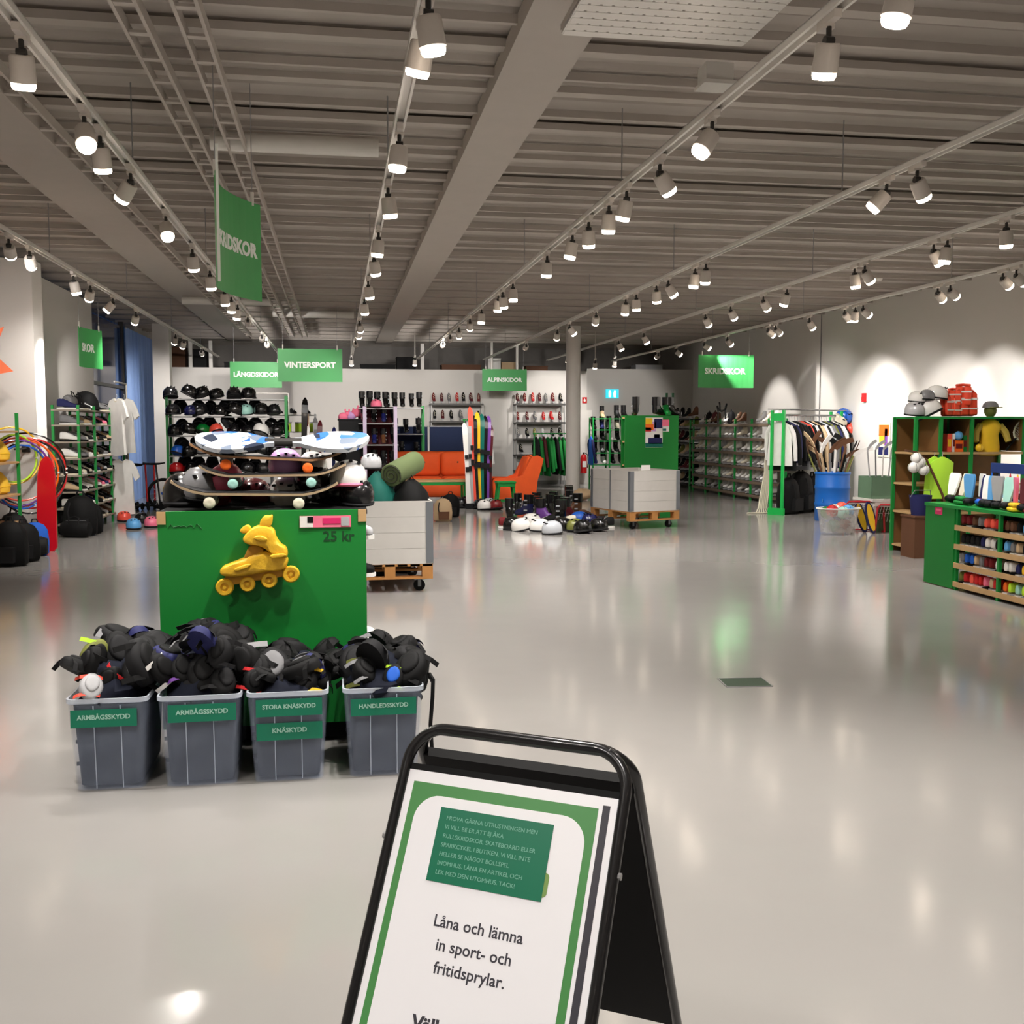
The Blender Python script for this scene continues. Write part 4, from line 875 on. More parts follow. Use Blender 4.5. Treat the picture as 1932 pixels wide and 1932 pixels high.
# white shirts hanging at the far end of the shoe rack
for k, (px, py, Y) in enumerate(((205,745,17.6),(216,745,18.2),(213,860,17.9))):
    a = on_y(px, py, Y)
    r = tee.copy(('white T-shirt hanging nearest on the shoe rack end','white T-shirt hanging behind the nearest one on the rack end','white T-shirt hanging low at the shoe rack end')[k], 'T-shirt', T(-3.5, Y, a.z-.04) @ RZ(-.75+.3*k) @ Matrix.Diagonal((.85,1.2,1.25,1)), 'white T-shirts')
hr = tag(thing('garment_stand', M=T(-3.5,17.5,0)), 'thin white stand carrying T-shirts at the far end of the shoe rack', 'garment stand')
MB().cyl((0,.9,0),(0,.9,2.27),.012,n=8).build('upright', WHITEM, hr, True); MB().cyl((0,-.05,2.27),(0,.9,2.27),.012,n=8).build('arm', WHITEM, hr, True); MB().box((0,.9,.015),(.3,.3,.03)).build('foot', WHITEM, hr)
# kick scooters and sleds by the window
sco = Proto('kick_scooter')
sco.part('footboard', MB().box((0,.0,.09),(.12,.5,.025)), cm('black'), smooth=False)
sco.part('steering_tube', MB().cyl((0,-.27,.1),(0,-.2,.85),.017,n=10), cm('red', True))
sco.part('handlebar', MB().tube([(-.2,-.19,.87),(-.1,-.2,.86),(.1,-.2,.86),(.2,-.19,.87)],.014,8), cm('black'))
for y in (-.3,.28): sco.part('wheel', MB().torus((0,y,.07),.055,.016,'X',18,7).cyl((-.012,y,.07),(.012,y,.07),.045,n=14), cm('charcoal'))
sco.part('fork', MB().box((0,-.28,.12),(.05,.04,.1)), cm('charcoal'), smooth=False)
for k, (px, py, rz, c) in enumerate(((238,972,.3,'red'),(250,968,-.2,'black'),(262,965,.5,'red'),(272,966,1.1,'charcoal'),(285,962,.2,'red'))):
    a = on_z(px, py); sco.copy(f'{c} kick scooter by the window, {ORD[k]} from left', 'scooter', T(a.x,a.y+.4,0) @ RZ(rz), 'kick scooters by the window', {'steering_tube': cm(c, True)})
for (px, py, c, lb) in ((250,1000,'light_blue','light blue helmet on the floor left of the green rack'),(284,996,'pink','pink helmet on the floor behind the green rack corner'),(232,985,'coral','coral helmet on the floor by the scooters'),(265,988,'charcoal','charcoal helmet on the floor between the scooters')):
    a = on_z(px, py); helm.copy(lb, 'helmet', T(a.x,a.y+.1,.014) @ RZ(.4), 'helmets on the floor by the window', {'shell': cm(c, True)}, skip=('chin_strap',))
wl = tag(thing('bicycle_wheel', M=T(-3.25,20.2,.30) @ RZ(.5) @ RX(.15)), 'small bicycle wheel leaning by the white window pillar', 'wheel')
MB().torus((0,0,0),.27,.03,'Y',30,8).build('tyre', cm('black'), wl, True)
mb = MB()
for k in range(12): a_ = k*PI/6; mb.cyl((0,0,0),(math.cos(a_)*.26,0,math.sin(a_)*.26),.003,n=5)
mb.build('spokes', cm('silver'), wl); MB().cyl((0,-.03,0),(0,.03,0),.025,n=10).build('hub', cm('blue'), wl, True)
# ================================================================ HELMET RACK, LEFT OF THE CENTRE
hrk = Rack('helmet_rack', 'green helmet rack before the back wall covered with mostly black helmets', 'rack', T(-3.2,20.5,0), 2.25, .45, 2.15, [.25,.62,1.0,1.38,1.75,2.08], [.02,2.23], GREENM, GREYM, pw=.05)
spec = {(5,1):'black',(4,1):'navy',(3,2):'green',(3,3):'coral',(4,5):'mint',(3,6):'white',(2,0):'blue',(1,0):'red',(0,0):'blue',(2,2):'light_grey',(2,3):'silver',(4,0):'charcoal'}
for r, z in enumerate((.25,.62,1.0,1.38,1.75,2.08)):
    n = 8; cnt = 0
    for c in range(n):
        if r == 5 and c > 5: continue
        colr = spec.get((r,c)) or random.choice(['black','black','charcoal','black','black','charcoal','maroon' if r < 2 else 'black'])
        x = .15+c*.27+random.uniform(-.03,.03)
        helm.copy(f'{CW(colr)} helmet, {ORD[cnt]} from left on the {ORD[5-r]} tier down of the helmet rack', 'helmet', hrk.at(x+random.uniform(-.03,.03),.04+random.uniform(-.08,.05),z+.02+random.uniform(0,.05),random.uniform(-1.5,1.5),rx=random.uniform(-.5,.3),sc=random.uniform(1.1,1.3)), 'helmets on the helmet rack', {'shell': cm(colr, True)}, skip=('chin_strap','vent') if r < 3 else ('chin_strap',)); cnt += 1
        if r >= 2:
            c2 = random.choice(['black','charcoal','black'])
            helm.copy(f'{c2} helmet hanging behind, {ORD[c]} from left under the {ORD[5-r]} tier of the helmet rack', 'helmet', hrk.at(x+.12,.26,z-.19+random.uniform(-.04,.04),random.uniform(-.9,.9),rx=-.9,sc=random.uniform(1.05,1.2)), 'helmets on the helmet rack', {'shell': cm(c2, True)}, skip=('chin_strap','vent'))
wrk = tag(thing('wire_wall_rack', M=T(-1.9,22.3,0)), 'thin white wire rack behind the helmets', 'rack')
for x in (0,.9): MB().cyl((x,0,0),(x,0,2.25),.012,n=6).build('wire_post', WHITEM, wrk)
for z in (1.2,1.7,2.25): MB().cyl((0,0,z),(.9,0,z),.01,n=6).build('wire_rail', WHITEM, wrk)
# ================================================================ BACK LEFT: METAL SHELF, SKIS, BOOT SHELVES
ms = Rack('metal_shelf', 'grey metal shelf with lime cartons left of the ski stand', 'shelf', T(-1.38,22.0,0), .95, .45, 1.82, [.3,.7,1.1,1.45,1.8], [.02,.93], GREYM, GREYM)
for r, (z, cs) in enumerate(((1.45,['lime','lime']),(1.1,['beige','pink']),(.7,['grey','charcoal']))):
    for k, c in enumerate(cs):
        t = tag(thing('carton', M=ms.at(.25+k*.45,.2,z)), f'{CW(c)} carton on the grey metal shelf, {("upper","middle","lower")[r]} tier {("left","right")[k]}', 'carton', 'cartons on the metal shelf')
        MB().box((0,0,.09),(.36,.3,.18)).build('carton_body', cm(c), t); MB().box((0,0,.185),(.37,.31,.03)).build('lid', cm(c if c != 'lime' else 'light_grey'), t)
for k in range(3): shoe.copy(f'dark shoe on top of the grey metal shelf, {ORD[k]} from left', 'shoe', ms.at(.2+k*.28,.2,1.802,.4), 'shoes on the metal shelf', {'upper': cm('charcoal')})
# skis behind the pile, left of centre
for k, (px, c, s, lean) in enumerate(((569,'black',1.25,.04),(577,'white',.95,.02),(583,'dark_red',1.15,-.04),(587,'beige',1.1,-.05),(600,'maroon',.98,.03),(605,'grey',1.02,-.06),(628,'navy',.9,.02),(660,'lilac',.98,.05),(655,'pink',1.0,-.05))):
    a = on_y(px, 850, 21.4+.04*k)
    ski.copy(f'{CW(c)} ski in the standing group behind the waveboard, {ORD[k]} from left', 'ski', T(a.x,a.y,.02) @ RY(lean) @ Matrix.Scale(s,4), 'skis behind the skateboard pile', {'ski_plank': cm(c, True)})
sst = tag(MB().box((.0,0,.12),(1.4,.3,.24)).box((0,0,.26),(1.44,.34,.03)).build('ski_stand', cm('charcoal')), 'low charcoal block holding the skis behind the skateboard pile', 'ski stand'); sst.location = (-.05,21.6,0)
for k, (px, py, c) in enumerate(((648,785,'pink'),(663,783,'lilac'),(672,778,'pink'))):
    a = on_y(px, py, 21.0); t = tag(thing('plush_toy', M=Matrix.Translation(a-Vector((0,0,.1))) @ Matrix.Scale(.95,4)), f'{c} soft toy above the skis, {ORD[k]} from left', 'soft toy', 'pink soft toys')
    MB().blob((0,0,.09),(.11,.09,.09),12,8,.15,3,k).build('body', cm(c), t, True); MB().blob((.08,-.02,.15),(.06,.06,.06),10,8).build('head', cm(c), t, True)
    for s in (-1,1): MB().blob((.08+s*.04,0,.22),(.02,.015,.04),8,6).build('ear', cm('pink'), t, True)
tp = tag(MB().box((.28,20.95,.85),(.5,.3,1.66)).box((.28,20.95,1.69),(.54,.34,.03)).build('display_plinth', cm('charcoal')), 'dark display plinth under the pink soft toys', 'plinth')
LIL = mat('lilac_post', (206,190,214), rough=.5, var=.05)
bs = Rack('boot_shelf', 'dark boot shelf with lilac front posts left of the navy screen', 'shelf', T(.42,20.6,0), .78, .5, 1.95, [.3,.75,1.2,1.62,1.92], [.12,.72], LIL, GREYM, back=cm('maroon'), pw=.07)
bs.fill(sboot, [['black','charcoal','black','black','black'],['maroon','black','navy','black'],['black','navy','brown','black'],['dark_red','black','charcoal','black'],['black','maroon','black','black']], 'lilac-posted boot shelf', 'ski boot', 'ski boot', 'ski boots on the lilac-posted shelf', part='shell', y0=.2, glossy=True)
helm.copy('pale pink helmet on top of the lilac-posted boot shelf', 'helmet', bs.at(.35,.05,1.935,.3), None, {'shell': cm('pink', True)}, skip=('chin_strap',))
hp2 = Rack('boot_shelf', 'high rear boot shelf topped with black boots left of the navy screen', 'shelf', T(.6,22.2,0), 1.25, .45, 2.0, [.4,.9,1.4,1.95], [.02,1.23], GREENM, GREYM)
hp2.fill(sboot, [['black']*7,['green','charcoal','green','black','charcoal'],['black','green','charcoal','black']], 'rear boot shelf', 'ski boot', 'ski boot', 'boots on the rear boot shelf', part='shell', y0=.2, glossy=True)
# ================================================================ MIDDLE BACK: SCREEN, SOFA, ARMCHAIR, SKIS
random.seed(41)
NAVY = mat('navy_screen_felt', (16,32,66), rough=.85, var=.08, scale=30)
sc_ = tag(thing('office_screen', M=T(1.12,22.75,0)), 'navy blue felt office screen standing behind the orange sofa', 'screen')
for k, (x0, x1) in enumerate(((0,.85),(.87,1.68),(1.70,1.9))):
    p = MB().box(((x0+x1)/2,0,.85),(x1-x0-.03,.04,1.40)).build('felt_panel', NAVY, sc_)
    MB().box(((x0+x1)/2,0,1.56),(x1-x0,.05,.02)).box((x0+.008,0,.8),(.016,.05,1.54)).box((x1-.008,0,.8),(.016,.05,1.54)).build('panel_frame', GREYM, p)
    MB().box(((x0+x1)/2,0,.03),(.06,.4,.04)).build('foot', GREYM, sc_)
for k, px in enumerate((790,796)):
    a = on_y(px,800,22.75); t = tag(thing('black_bottle', M=T(a.x,22.75,1.572)), f'small black bottle on top of the navy screen, {("left","right")[k]} one', 'bottle')
    MB().lathe([(.001,0),(.035,0),(.035,.12),(.015,.15),(.015,.17),(.001,.17)],12).build('bottle_body', cm('black', True), t, True); MB().cyl((0,0,.165),(0,0,.195),.018,n=10).build('cap', cm('charcoal'), t, True)
ORF = mat('orange_upholstery', (224,84,22), rough=.75, var=.12, scale=5, bump=.15, bscale=90)
def cushion(c, d, r=.05, M=None):       # rounded cushion
    mb = MB(); x, y, z = d[0]/2, d[1]/2, d[2]/2; n = 8; rings = []
    for zz, ins in ((-z,r),(-z+r*.4,r*.25),(-z+r,0),(z-r,0),(z-r*.4,r*.25),(z,r)):
        o = []
        for sx, sy, a0 in ((1,1,0),(-1,1,PI/2),(-1,-1,PI),(1,-1,1.5*PI)):
            rr = r; o += [(c[0]+sx*(x-ins-rr)+rr*math.cos(a0+q*PI/8), c[1]+sy*(y-ins-rr)+rr*math.sin(a0+q*PI/8), c[2]+zz) for q in range(5)]
        rings.append(o)
    return mb.loft(rings, M=M)
sofa = tag(thing('orange_sofa', M=T(1.18,21.35,0)), 'orange upholstered two-seat sofa before the navy screen', 'sofa')
W = 1.98
cushion((W/2,.45,.22),(W-.1,.8,.26),.03).build('base', ORF, sofa, True)
for k in (0,1): 
    cushion((.28+.36+k*.71,.36,.42),(.70,.66,.18),.06).build('seat_cushion', ORF, sofa, True)
    bc = cushion((.28+.36+k*.71,.72,.76),(.70,.24,.52),.08,None).build('back_cushion', ORF, sofa, True)
    MB().blob((.28+.36+k*.71,.595,.80),(.02,.012,.02),8,6).build('button', cm('brown'), bc, True)
cushion((W/2,.84,.6),(W-.06,.2,.86),.07).build('backrest', ORF, sofa, True)
for s in (0,1):
    x = .13 if s == 0 else W-.13
    MB().loft([[(x-.13,yy,.1),(x+.13,yy,.1),(x+.13,yy,zz-.06),(x+.07,yy,zz),(x-.07,yy,zz),(x-.13,yy,zz-.06)] for yy,zz in ((.02,.5),(.06,.58),(.5,.62),(.8,.8),(.9,.8))]).build('armrest', ORF, sofa, True)
    for y in (.1,.8): MB().cyl((x,y,0),(x,y,.1),.025,n=10).build('leg', cm('black'), sofa, True)
# green topped low table
def slat_table(label, M, w, d, h, top, legm, splay=.0, name='low_table', rail=True):
    t = tag(thing(name, M=M), label, 'table')
    MB().box((0,0,h-.02),(w,d,.035)).build('table_top', top, t)
    if rail: MB().box((0,-d/2+.02,h-.07),(w*.92,.025,.06)).box((0,d/2-.02,h-.07),(w*.92,.025,.06)).build('apron', legm, t)
    for sx in (-1,1):
        for sy in (-1,1):
            MB().loft([[(sx*(w/2-.05)+a_,sy*(d/2-.05)+b_,h-.04) for a_,b_ in ((-.022,-.022),(.022,-.022),(.022,.022),(-.022,.022))],[(sx*(w/2-.05+splay)+a_,sy*(d/2-.05)+b_,0) for a_,b_ in ((-.022,-.022),(.022,-.022),(.022,.022),(-.022,.022))]]).build('leg', legm, t)
    return t
slat_table('low table with pale top and green frame before the orange sofa', T(1.78,20.6,0), 1.5, .55, .5, WOOD, GREENM)
# armchair facing left
ach = tag(thing('orange_armchair', M=T(2.95,19.75,0) @ RZ(.06)), 'orange armchair facing left beside the round column', 'armchair')
out = [(.02,.12),(.0,.50),(.04,.56),(.45,.55),(.60,.60),(.70,.80),(.78,.96),(.92,.99),(1.02,.93),(.98,.75),(.90,.5),(.86,.12)]
for s, y0 in (('near',0),('far',.62)):
    o = MB().prism(out[::-1], -y0-.14, -y0).build('side_panel', ORF, ach, True); o.matrix_local = STAND
cushion((.42,.38,.36),(.72,.5,.26),.06).build('seat_cushion', ORF, ach, True)
cushion((0,0,0),(.18,.5,.6),.07,T(.76,.38,.68) @ RY(.28)).build('back_cushion', ORF, ach, True)
for x in (.08,.8):
    for y in (.06,.7): MB().cyl((x,y,0),(x,y,.13),.022,n=8).build('leg', cm('black'), ach, True)
st = slat_table('small green stool with splayed legs before the orange armchair', T(3.12,19.25,0), .36, .34, .53, GREENM, GREENM, .06, 'green_stool')
st['category'] = 'stool'
MB().box((0,-.16,.16),(.44,.02,.03)).box((0,.16,.16),(.44,.02,.03)).build('foot_rail', GREENM, st)
# standing skis next to the sofa
skd = tag(thing('ski_block', M=T(2.68,19.55,0)), 'low dark block holding the colourful upright skis', 'ski stand')
MB().box((0,0,.05),(.6,.34,.1)).build('base_block', cm('charcoal'), skd); MB().box((0,.1,.11),(.5,.03,.06)).build('slot_rail', cm('black'), skd)
for k, (px, c, s, lean) in enumerate(((892,'white',.9,-.05),(900,'light_grey',.92,-.03),(906,'coral',1.08,-.035),(911,'charcoal',.98,-.02),(917,'yellow',1.02,-.015),(926,'teal',1.0,.01),(933,'black',.98,.02),(938,'purple',.98,.03),(943,'maroon',.88,.03))):
    a = on_y(px, 880, 19.45+.025*k)
    ski.copy(f'{CW(c)} ski standing between sofa and armchair, {ORD[k]} from left', 'ski', T(2.45+.052*k,19.45+.025*k,.1) @ RY(lean) @ Matrix.Diagonal((1,1,s,1)), 'skis between sofa and armchair', {'ski_plank': cm(c, True)})
for k, (px, py, c) in enumerate(((878,955,'black'),(886,950,'white'),(893,945,'red'),(905,960,'charcoal'),(914,962,'white'),(924,958,'silver'),(933,950,'red'),(940,945,'white'),(936,962,'dark_red'),(870,958,'charcoal'),(862,955,'maroon'))):
    a = on_z(px, py); helm.copy(f'{CW(c)} helmet on the floor around the upright skis, {ORD[k]} of the group', 'helmet', T(a.x,a.y,.014) @ RZ(random.uniform(-1,1)) @ RX(random.uniform(-.3,.1)) @ Matrix.Scale(1.12,4), 'helmets around the upright skis', {'shell': cm(c, True)}, skip=('chin_strap',))
a = on_z(838,985); sack.copy('beige patterned rucksack on the floor right of the near pallet box', 'bag', T(a.x,a.y+.15,0) @ Matrix.Scale(.75,4), None, {'body': cm('beige'), 'front_pocket': cm('brown')})
a = on_z(853,978); sack.copy('dark rucksack on the floor beside the beige patterned one', 'bag', T(a.x,a.y+.25,0) @ Matrix.Scale(.8,4), None)
# pile of helmets and boots on the floor in the middle
PX = [(968,1000,'black','h'),(985,1002,'white','h'),(1003,992,'white','h'),(1018,1003,'white','h'),(1042,1008,'silver','h'),(1060,1000,'black','h'),(1068,992,'cream','s'),(1085,1003,'olive','h'),(1100,1006,'black','h'),(1093,988,'blue','h'),(1112,992,'navy','h'),(1130,1002,'black','h'),(1132,988,'pink','s'),
 (962,985,'black','b'),(975,972,'charcoal','b'),(990,975,'navy','b'),(1005,970,'black','b'),(1015,980,'charcoal','b'),(1028,985,'purple','b'),(1032,962,'lilac','h'),(1040,975,'black','b'),(1052,968,'charcoal','b'),(1060,978,'black','b'),(1070,965,'black','b'),(1082,972,'brown','b'),(1030,992,'black','s'),(1050,988,'black','b'),(1075,982,'maroon','b'),(1110,980,'brown','s'),(1080,955,'black','b'),(1066,952,'charcoal','b'),(1015,962,'grey','s'),(1140,996,'charcoal','s'),(960,996,'dark_red','s')]
for k, (px, py, c, kd) in enumerate(PX):
    a = on_z(px, py); pr, kn, part = {'h':(helm,'helmet','shell'),'b':(sboot,'ski boot','shell'),'s':(shoe,'shoe','upper')}[kd]
    pos = ('front' if py > 990 else 'middle' if py > 970 else 'back'); side = ('left' if px < 1000 else 'centre' if px < 1070 else 'right')
    pr.copy(f'{CW(c)} {kn} at the {pos} {side} of the floor pile before the column, number {k+1} along it' if False else f'{CW(c)} {kn}, {pos} {side} of the column floor pile', kn, T(a.x,a.y,.014 if kd=='h' else .002) @ RZ(random.uniform(-2,2)) @ RX(random.uniform(-.3,.1) if kd=='h' else 0) @ Matrix.Scale(1.15,4), 'floor pile before the column', {part: cm(c, kd != 's')}, skip=('chin_strap',))
# ================================================================ BACK WALL SHELVES
def wall_shelves(label, px0, px1, pys, seed):
    a = on_y(px0, 800, YB-.4); b = on_y(px1, 800, YB-.4); zs = [on_y(px0, p, YB-.4).z for p in pys]
    rk_ = Rack('mounted_shelf', label, 'shelf', T(a.x,YB-.45,0), b.x-a.x, .42, max(zs)+.05, zs, [.02,b.x-a.x-.02], GREYM, DARKM, pw=.02, edge=DARKM)
    return rk_
w1 = wall_shelves('grey wall shelf of skates left of the alpine sign', 812, 912, (762,795,828,860), 1)
w1.fill(skate, [['dark_red','maroon','grey','red','black','maroon','dark_red'],['charcoal','maroon','black','grey','dark_red','black'],['black','grey','charcoal','maroon','black'],[]], 'left wall shelf', 'skate', 'skate', 'skates on the left wall shelf', part='boot')
w2 = wall_shelves('grey wall shelf of skates between alpine sign and column', 972, 1066, (762,797,828,858,888), 2)
w2.fill(skate, [['maroon','dark_red','red','maroon','grey','dark_red','black'],['dark_red','maroon','grey','red','red','maroon'],['grey','black','olive','light_grey','charcoal','black'],['black','grey','maroon','charcoal'],['charcoal','black']], 'right wall shelf', 'skate', 'skate', 'skates on the right wall shelf', part='boot')
# green hanging bundles rack before the back wall
def hang_rack(label, M, L, Hh, cols, what, cat, where, group, pm=GREENM, sc=1.0, proto=jack):
    t = tag(thing('garment_rack', M=M), label, 'garment rack')
    for x in (0,L):
        for y in (-.2,.2): MB().cyl((x,y,0),(x,0,Hh),.016,n=8).build('upright', pm, t, True)
        MB().box((x,0,.02),(.04,.5,.04)).build('foot', pm, t)
    MB().cyl((-.04,0,Hh),(L+.04,0,Hh),.016,n=8).build('rail', pm, t, True)
    n = len(cols)
    for k, c in enumerate(cols):
        proto.copy(f'{CW(c)} {what}, {ORD[k]} from left on the {where}', cat, M @ T(L*(k+.5)/n,0,Hh-.035) @ RZ(PI/2+random.uniform(-.1,.1)) @ Matrix.Scale(sc*random.uniform(.9,1.05),4), group, {'body': cm(c), 'sleeve': cm(c)})
    return t
a = on_y(1008,830,26.0); hang_rack('green garment rack left of the round column', T(a.x,26.0,0), 1.0, 1.38, ['charcoal','green','maroon','green','green','black','green','green','white','green'], 'green ski suit'.replace('green ',''), 'ski suit', 'garment rack left of the column', 'ski suits left of the column', sc=1.35)
a = on_y(876,830,25.2); hang_rack('green garment rack behind the upright skis', T(a.x,25.2,0), .62, 1.72, ['charcoal','green','green','black','green','white'], 'ski suit', 'ski suit', 'garment rack behind the upright skis', 'ski suits behind the upright skis', sc=1.5)
# rear ski-boot rack between column and green panel
a = on_y(1118,800,25.3); b = on_y(1215,800,25.3)
rb = Rack('boot_rack', 'green rack of cross-country boots right of the round column', 'rack', T(a.x,25.3,0), b.x-a.x, .4, 1.78, [.3,.6,.9,1.2,1.48,1.76], [.02,.45,.9,b.x-a.x-.02], GREENM, GREENM)
rb.fill(sboot, [[None,'beige',None,'charcoal','black',None,None],['black','navy','grey','cream','charcoal','black','light_grey'],['charcoal','black','white','black','grey','brown','cream'],['black','grey','black','charcoal','white','black','maroon'],['navy','white','black','charcoal','brown','black'],[]], 'column boot rack', 'boot', 'boot', 'boots right of the column', part='shell')
a = on_y(1122,880,24.9); jack.copy('blue jacket hanging at the side of the boot rack', 'jacket', T(a.x-.05,25.1,1.35) @ RZ(PI/2), None, {'body': cm('blue'),'sleeve':cm('navy')})
# tall green panel rack behind the angled pallet box
pn = tag(thing('panel_rack', M=T(4.74,16.75,0)), 'tall green panelled rack behind the angled pallet box', 'rack')
MB().box((.46,0,.88),(.93,.025,1.72)).build('end_panel', GREEN, pn); MB().box((.46,.22,.88),(.93,.025,1.72)).build('end_panel', GREEN, pn)
MB().box((.46,.11,.88),(.03,.2,1.7)).build('centre_panel', GREEN, pn)
for z in (.1,.5,.9,1.3,1.7): MB().box((.46,.11,z),(.9,.2,.025)).build('shelf', WOOD, pn)
text('', .05, parent=pn) if False else None
ps2 = tag(thing('poster', M=T(on_y(1234,816,16.735).x,16.735,on_y(1234,816,16.735).z)), 'colourful poster on the tall green panel', 'poster')
MB().box((0,0,0),(.30,.003,.50)).build('sheet', cm('white'), ps2)
for (x, z, w_, h_, c) in ((-.09,.19,.12,.1,'yellow'),(-.08,.09,.14,.1,'orange'),(-.1,.05,.1,.07,'red'),(.07,.15,.14,.16,'navy'),(.0,.1,.06,.16,'lilac'),(.0,-.05,.28,.08,'white'),(.02,-.14,.24,.1,'navy'),(0,-.21,.3,.07,'teal'),(.05,-.06,.1,.06,'light_blue')):
    MB().box((x,-.0025-.0006*(z<.1),z),(w_,.002,h_)).build('print_patch', cm(c), ps2)
pc = tag(thing('price_card', M=T(on_y(1256,803,16.735).x,16.735,on_y(1256,803,16.735).z)), 'pink and white price card right of the poster on the green panel', 'card')
MB().box((0,0,0),(.12,.003,.20)).build('card', cm('white'), pc); MB().box((0,-.0025,.045),(.12,.002,.11)).build('pink_field', cm('pink'), pc); MB().box((-.02,-.0025,-.07),(.06,.002,.04)).build('green_field', cm('teal'), pc)
for k, (dx, dy, c) in enumerate(((.75,.11,'green'),(.87,.13,'black'),(.62,.12,'charcoal'),(.2,.1,'black'))): sboot.copy(f'{c} boot on top of the tall green panelled rack, {ORD[k]} of four', 'boot', pn.matrix_world @ T(dx,dy,1.715) @ RZ(k), 'boots on the panelled rack', {'shell': cm(c, True)})
sg = tag(thing('ski_pair_holder', M=T(5.52,16.95,1.71)), 'pair of upright green posts above the tall green panelled rack', 'holder')
for x in (0,.11): MB().box((x,0,.2),(.035,.03,.42)).build('post', mat('dark_green_post',(10,70,40),rough=.4), sg)
MB().box((.055,0,.02),(.2,.2,.03)).build('base', GREENM, sg)
# ================================================================ ICE SKATE RACKS ALONG THE RIGHT WALL
BRN = mat('brown_shelf_board', (110,94,78), rough=.65, var=.12)
sk1 = Rack('skate_rack', 'green rack of white ice skates along the right wall', 'skate rack', T(8.55,24.2,0) @ RZ(-PI/2), 4.5, .42, 1.72, [.12,.4,.7,1.0,1.3,1.6], [.02,.9,1.8,2.7,3.6,4.48], GREENM, BRN, bt=.05, edge=BRN)
rows = []
for r in range(6):
    n = 17; rows.append([ (random.choice(['white','white','white','cream','light_grey','white','brown' if r==0 else 'white']) if random.random() < (.55 if r == 0 else .93) else None) for _ in range(n)])
sk1.fill(skate, rows, 'long skate rack', 'ice skate', 'ice skate', 'white ice skates on the long rack', part='boot', y0=.15, sc=.92)
sk2 = Rack('skate_rack', 'darker green skate rack at the far right corner', 'skate rack', T(8.55,27.3,0) @ RZ(-PI/2), 2.9, .42, 1.75, [.12,.45,.8,1.15,1.5,1.74], [.02,.95,1.9,2.88], GREENM, cm('charcoal'))
rows = [[random.choice(['black','charcoal','black','brown']) for _ in range(6)]]+[[random.choice(['black','charcoal','black','olive','maroon','black','beige','brown','grey']) for _ in range(9)] for r in range(5)]
sk2.fill(skate, rows, 'corner skate rack', 'hockey skate', 'ice skate', 'hockey skates on the corner rack', part='boot', y0=.16)
# goalie stands and black gear on top
gg = tag(thing('mask_stand', M=T(8.7,22.9,1.61)), 'black metal stand with curved arms on top of the skate rack', 'stand')
for x in (0,.45): MB().cyl((0,-x,0),(0,-x,.34),.018,n=8).build('upright', BLACKM, gg, True)
MB().tube([(0,.06,.42),(0,0,.33),(0,-.22,.3),(0,-.45,.33),(0,-.52,.46)],.025,8).build('curved_bar', BLACKM, gg, True)
MB().tube([(0,-.1,.30),(0,-.12,.42),(0,-.08,.5)],.022,8).build('hook', BLACKM, gg, True)
for k, (y, c) in enumerate(((23.6,'black'),(23.2,'maroon'),(22.2,'charcoal'))): sack.copy(f'{c} kit bag on top of the right skate rack, {ORD[k]} from the back', 'bag', T(8.75,y,1.602) @ RZ(-PI/2) @ Matrix.Scale(.6,4), 'kit bags on the skate rack', {'body': cm(c)})
# exit sign, fire point
ex = tag(thing('exit_sign', M=T(*(on_y(1155,743,YB-.03)))), 'glowing turquoise emergency exit sign on the back wall', 'exit sign')
MB().box((0,0,0),(.36,.03,.24)).build('sign_box', mat('exit_sign_turquoise', (20,170,190), rough=.4, var=0, emit=1.3), ex)
for s in (-1,1):
    MB().prism([(s*.07-.03,-.09),(s*.07+.03,-.09),(s*.07+.035,.02),(s*.07+.02,.09),(s*.07-.02,.09),(s*.07-.035,.02)],.016,.019,STAND).build('pictogram', mat('exit_sign_white', (220,250,255), rough=.4, var=0, emit=2.2), ex)
a = on_y(1103,755,YB-.02); fs_ = tag(MB().box((a.x,a.y,a.z),(.13,.01,.16)).build('fire_sign', cm('red')), 'small red fire sign on the back wall right of the column', 'sign')
MB().prism([(-.02,-.04),(.02,-.04),(.03,0),(.0,.05),(-.03,0)],.0,.004,T(a.x,a.y-.006,a.z) @ STAND).build('flame_mark', cm('white'), fs_)
a = on_y(1101,872,YB-.25); fe = tag(thing('fire_extinguisher', M=T(a.x,a.y,a.z-.3)), 'red fire extinguisher on the back wall right of the column', 'fire extinguisher')
MB().lathe([(.001,0),(.085,0),(.09,.02),(.09,.42),(.06,.5),(.03,.52),(.001,.52)],18).build('cylinder', cm('red', True), fe, True)
MB().box((0,-.02,.55),(.03,.12,.03)).cyl((0,0,.5),(0,0,.56),.02,n=8).build('valve', cm('black'), fe); MB().tube([(.03,-.02,.55),(.11,-.02,.5),(.12,-.02,.3),(.1,-.03,.15)],.012,6).build('hose', cm('black'), fe, True)
MB().box((0,-.088,.25),(.1,.01,.16)).build('label', cm('white'), fe); MB().box((0,.14,.25),(.1,.1,.3)).build('bracket', GREYM, fe)
fp = tag(MB().box((on_y(1101,872,YB-.03).x,YB-.02,1.0),(.45,.03,2.0)).build('white_wall_board', WHITEM), 'tall white board on the back wall behind the fire extinguisher', 'board')
a = on_z(1105,945); t = tag(MB().blob((0,0,.12),(.22,.18,.12),14,8,.25,3,4,zmin=-.12).build('orange_bundle', cm('beige'), None, True), 'beige bundle on the floor behind the angled pallet box', 'bundle'); t.location = (a.x,a.y+.3,0)
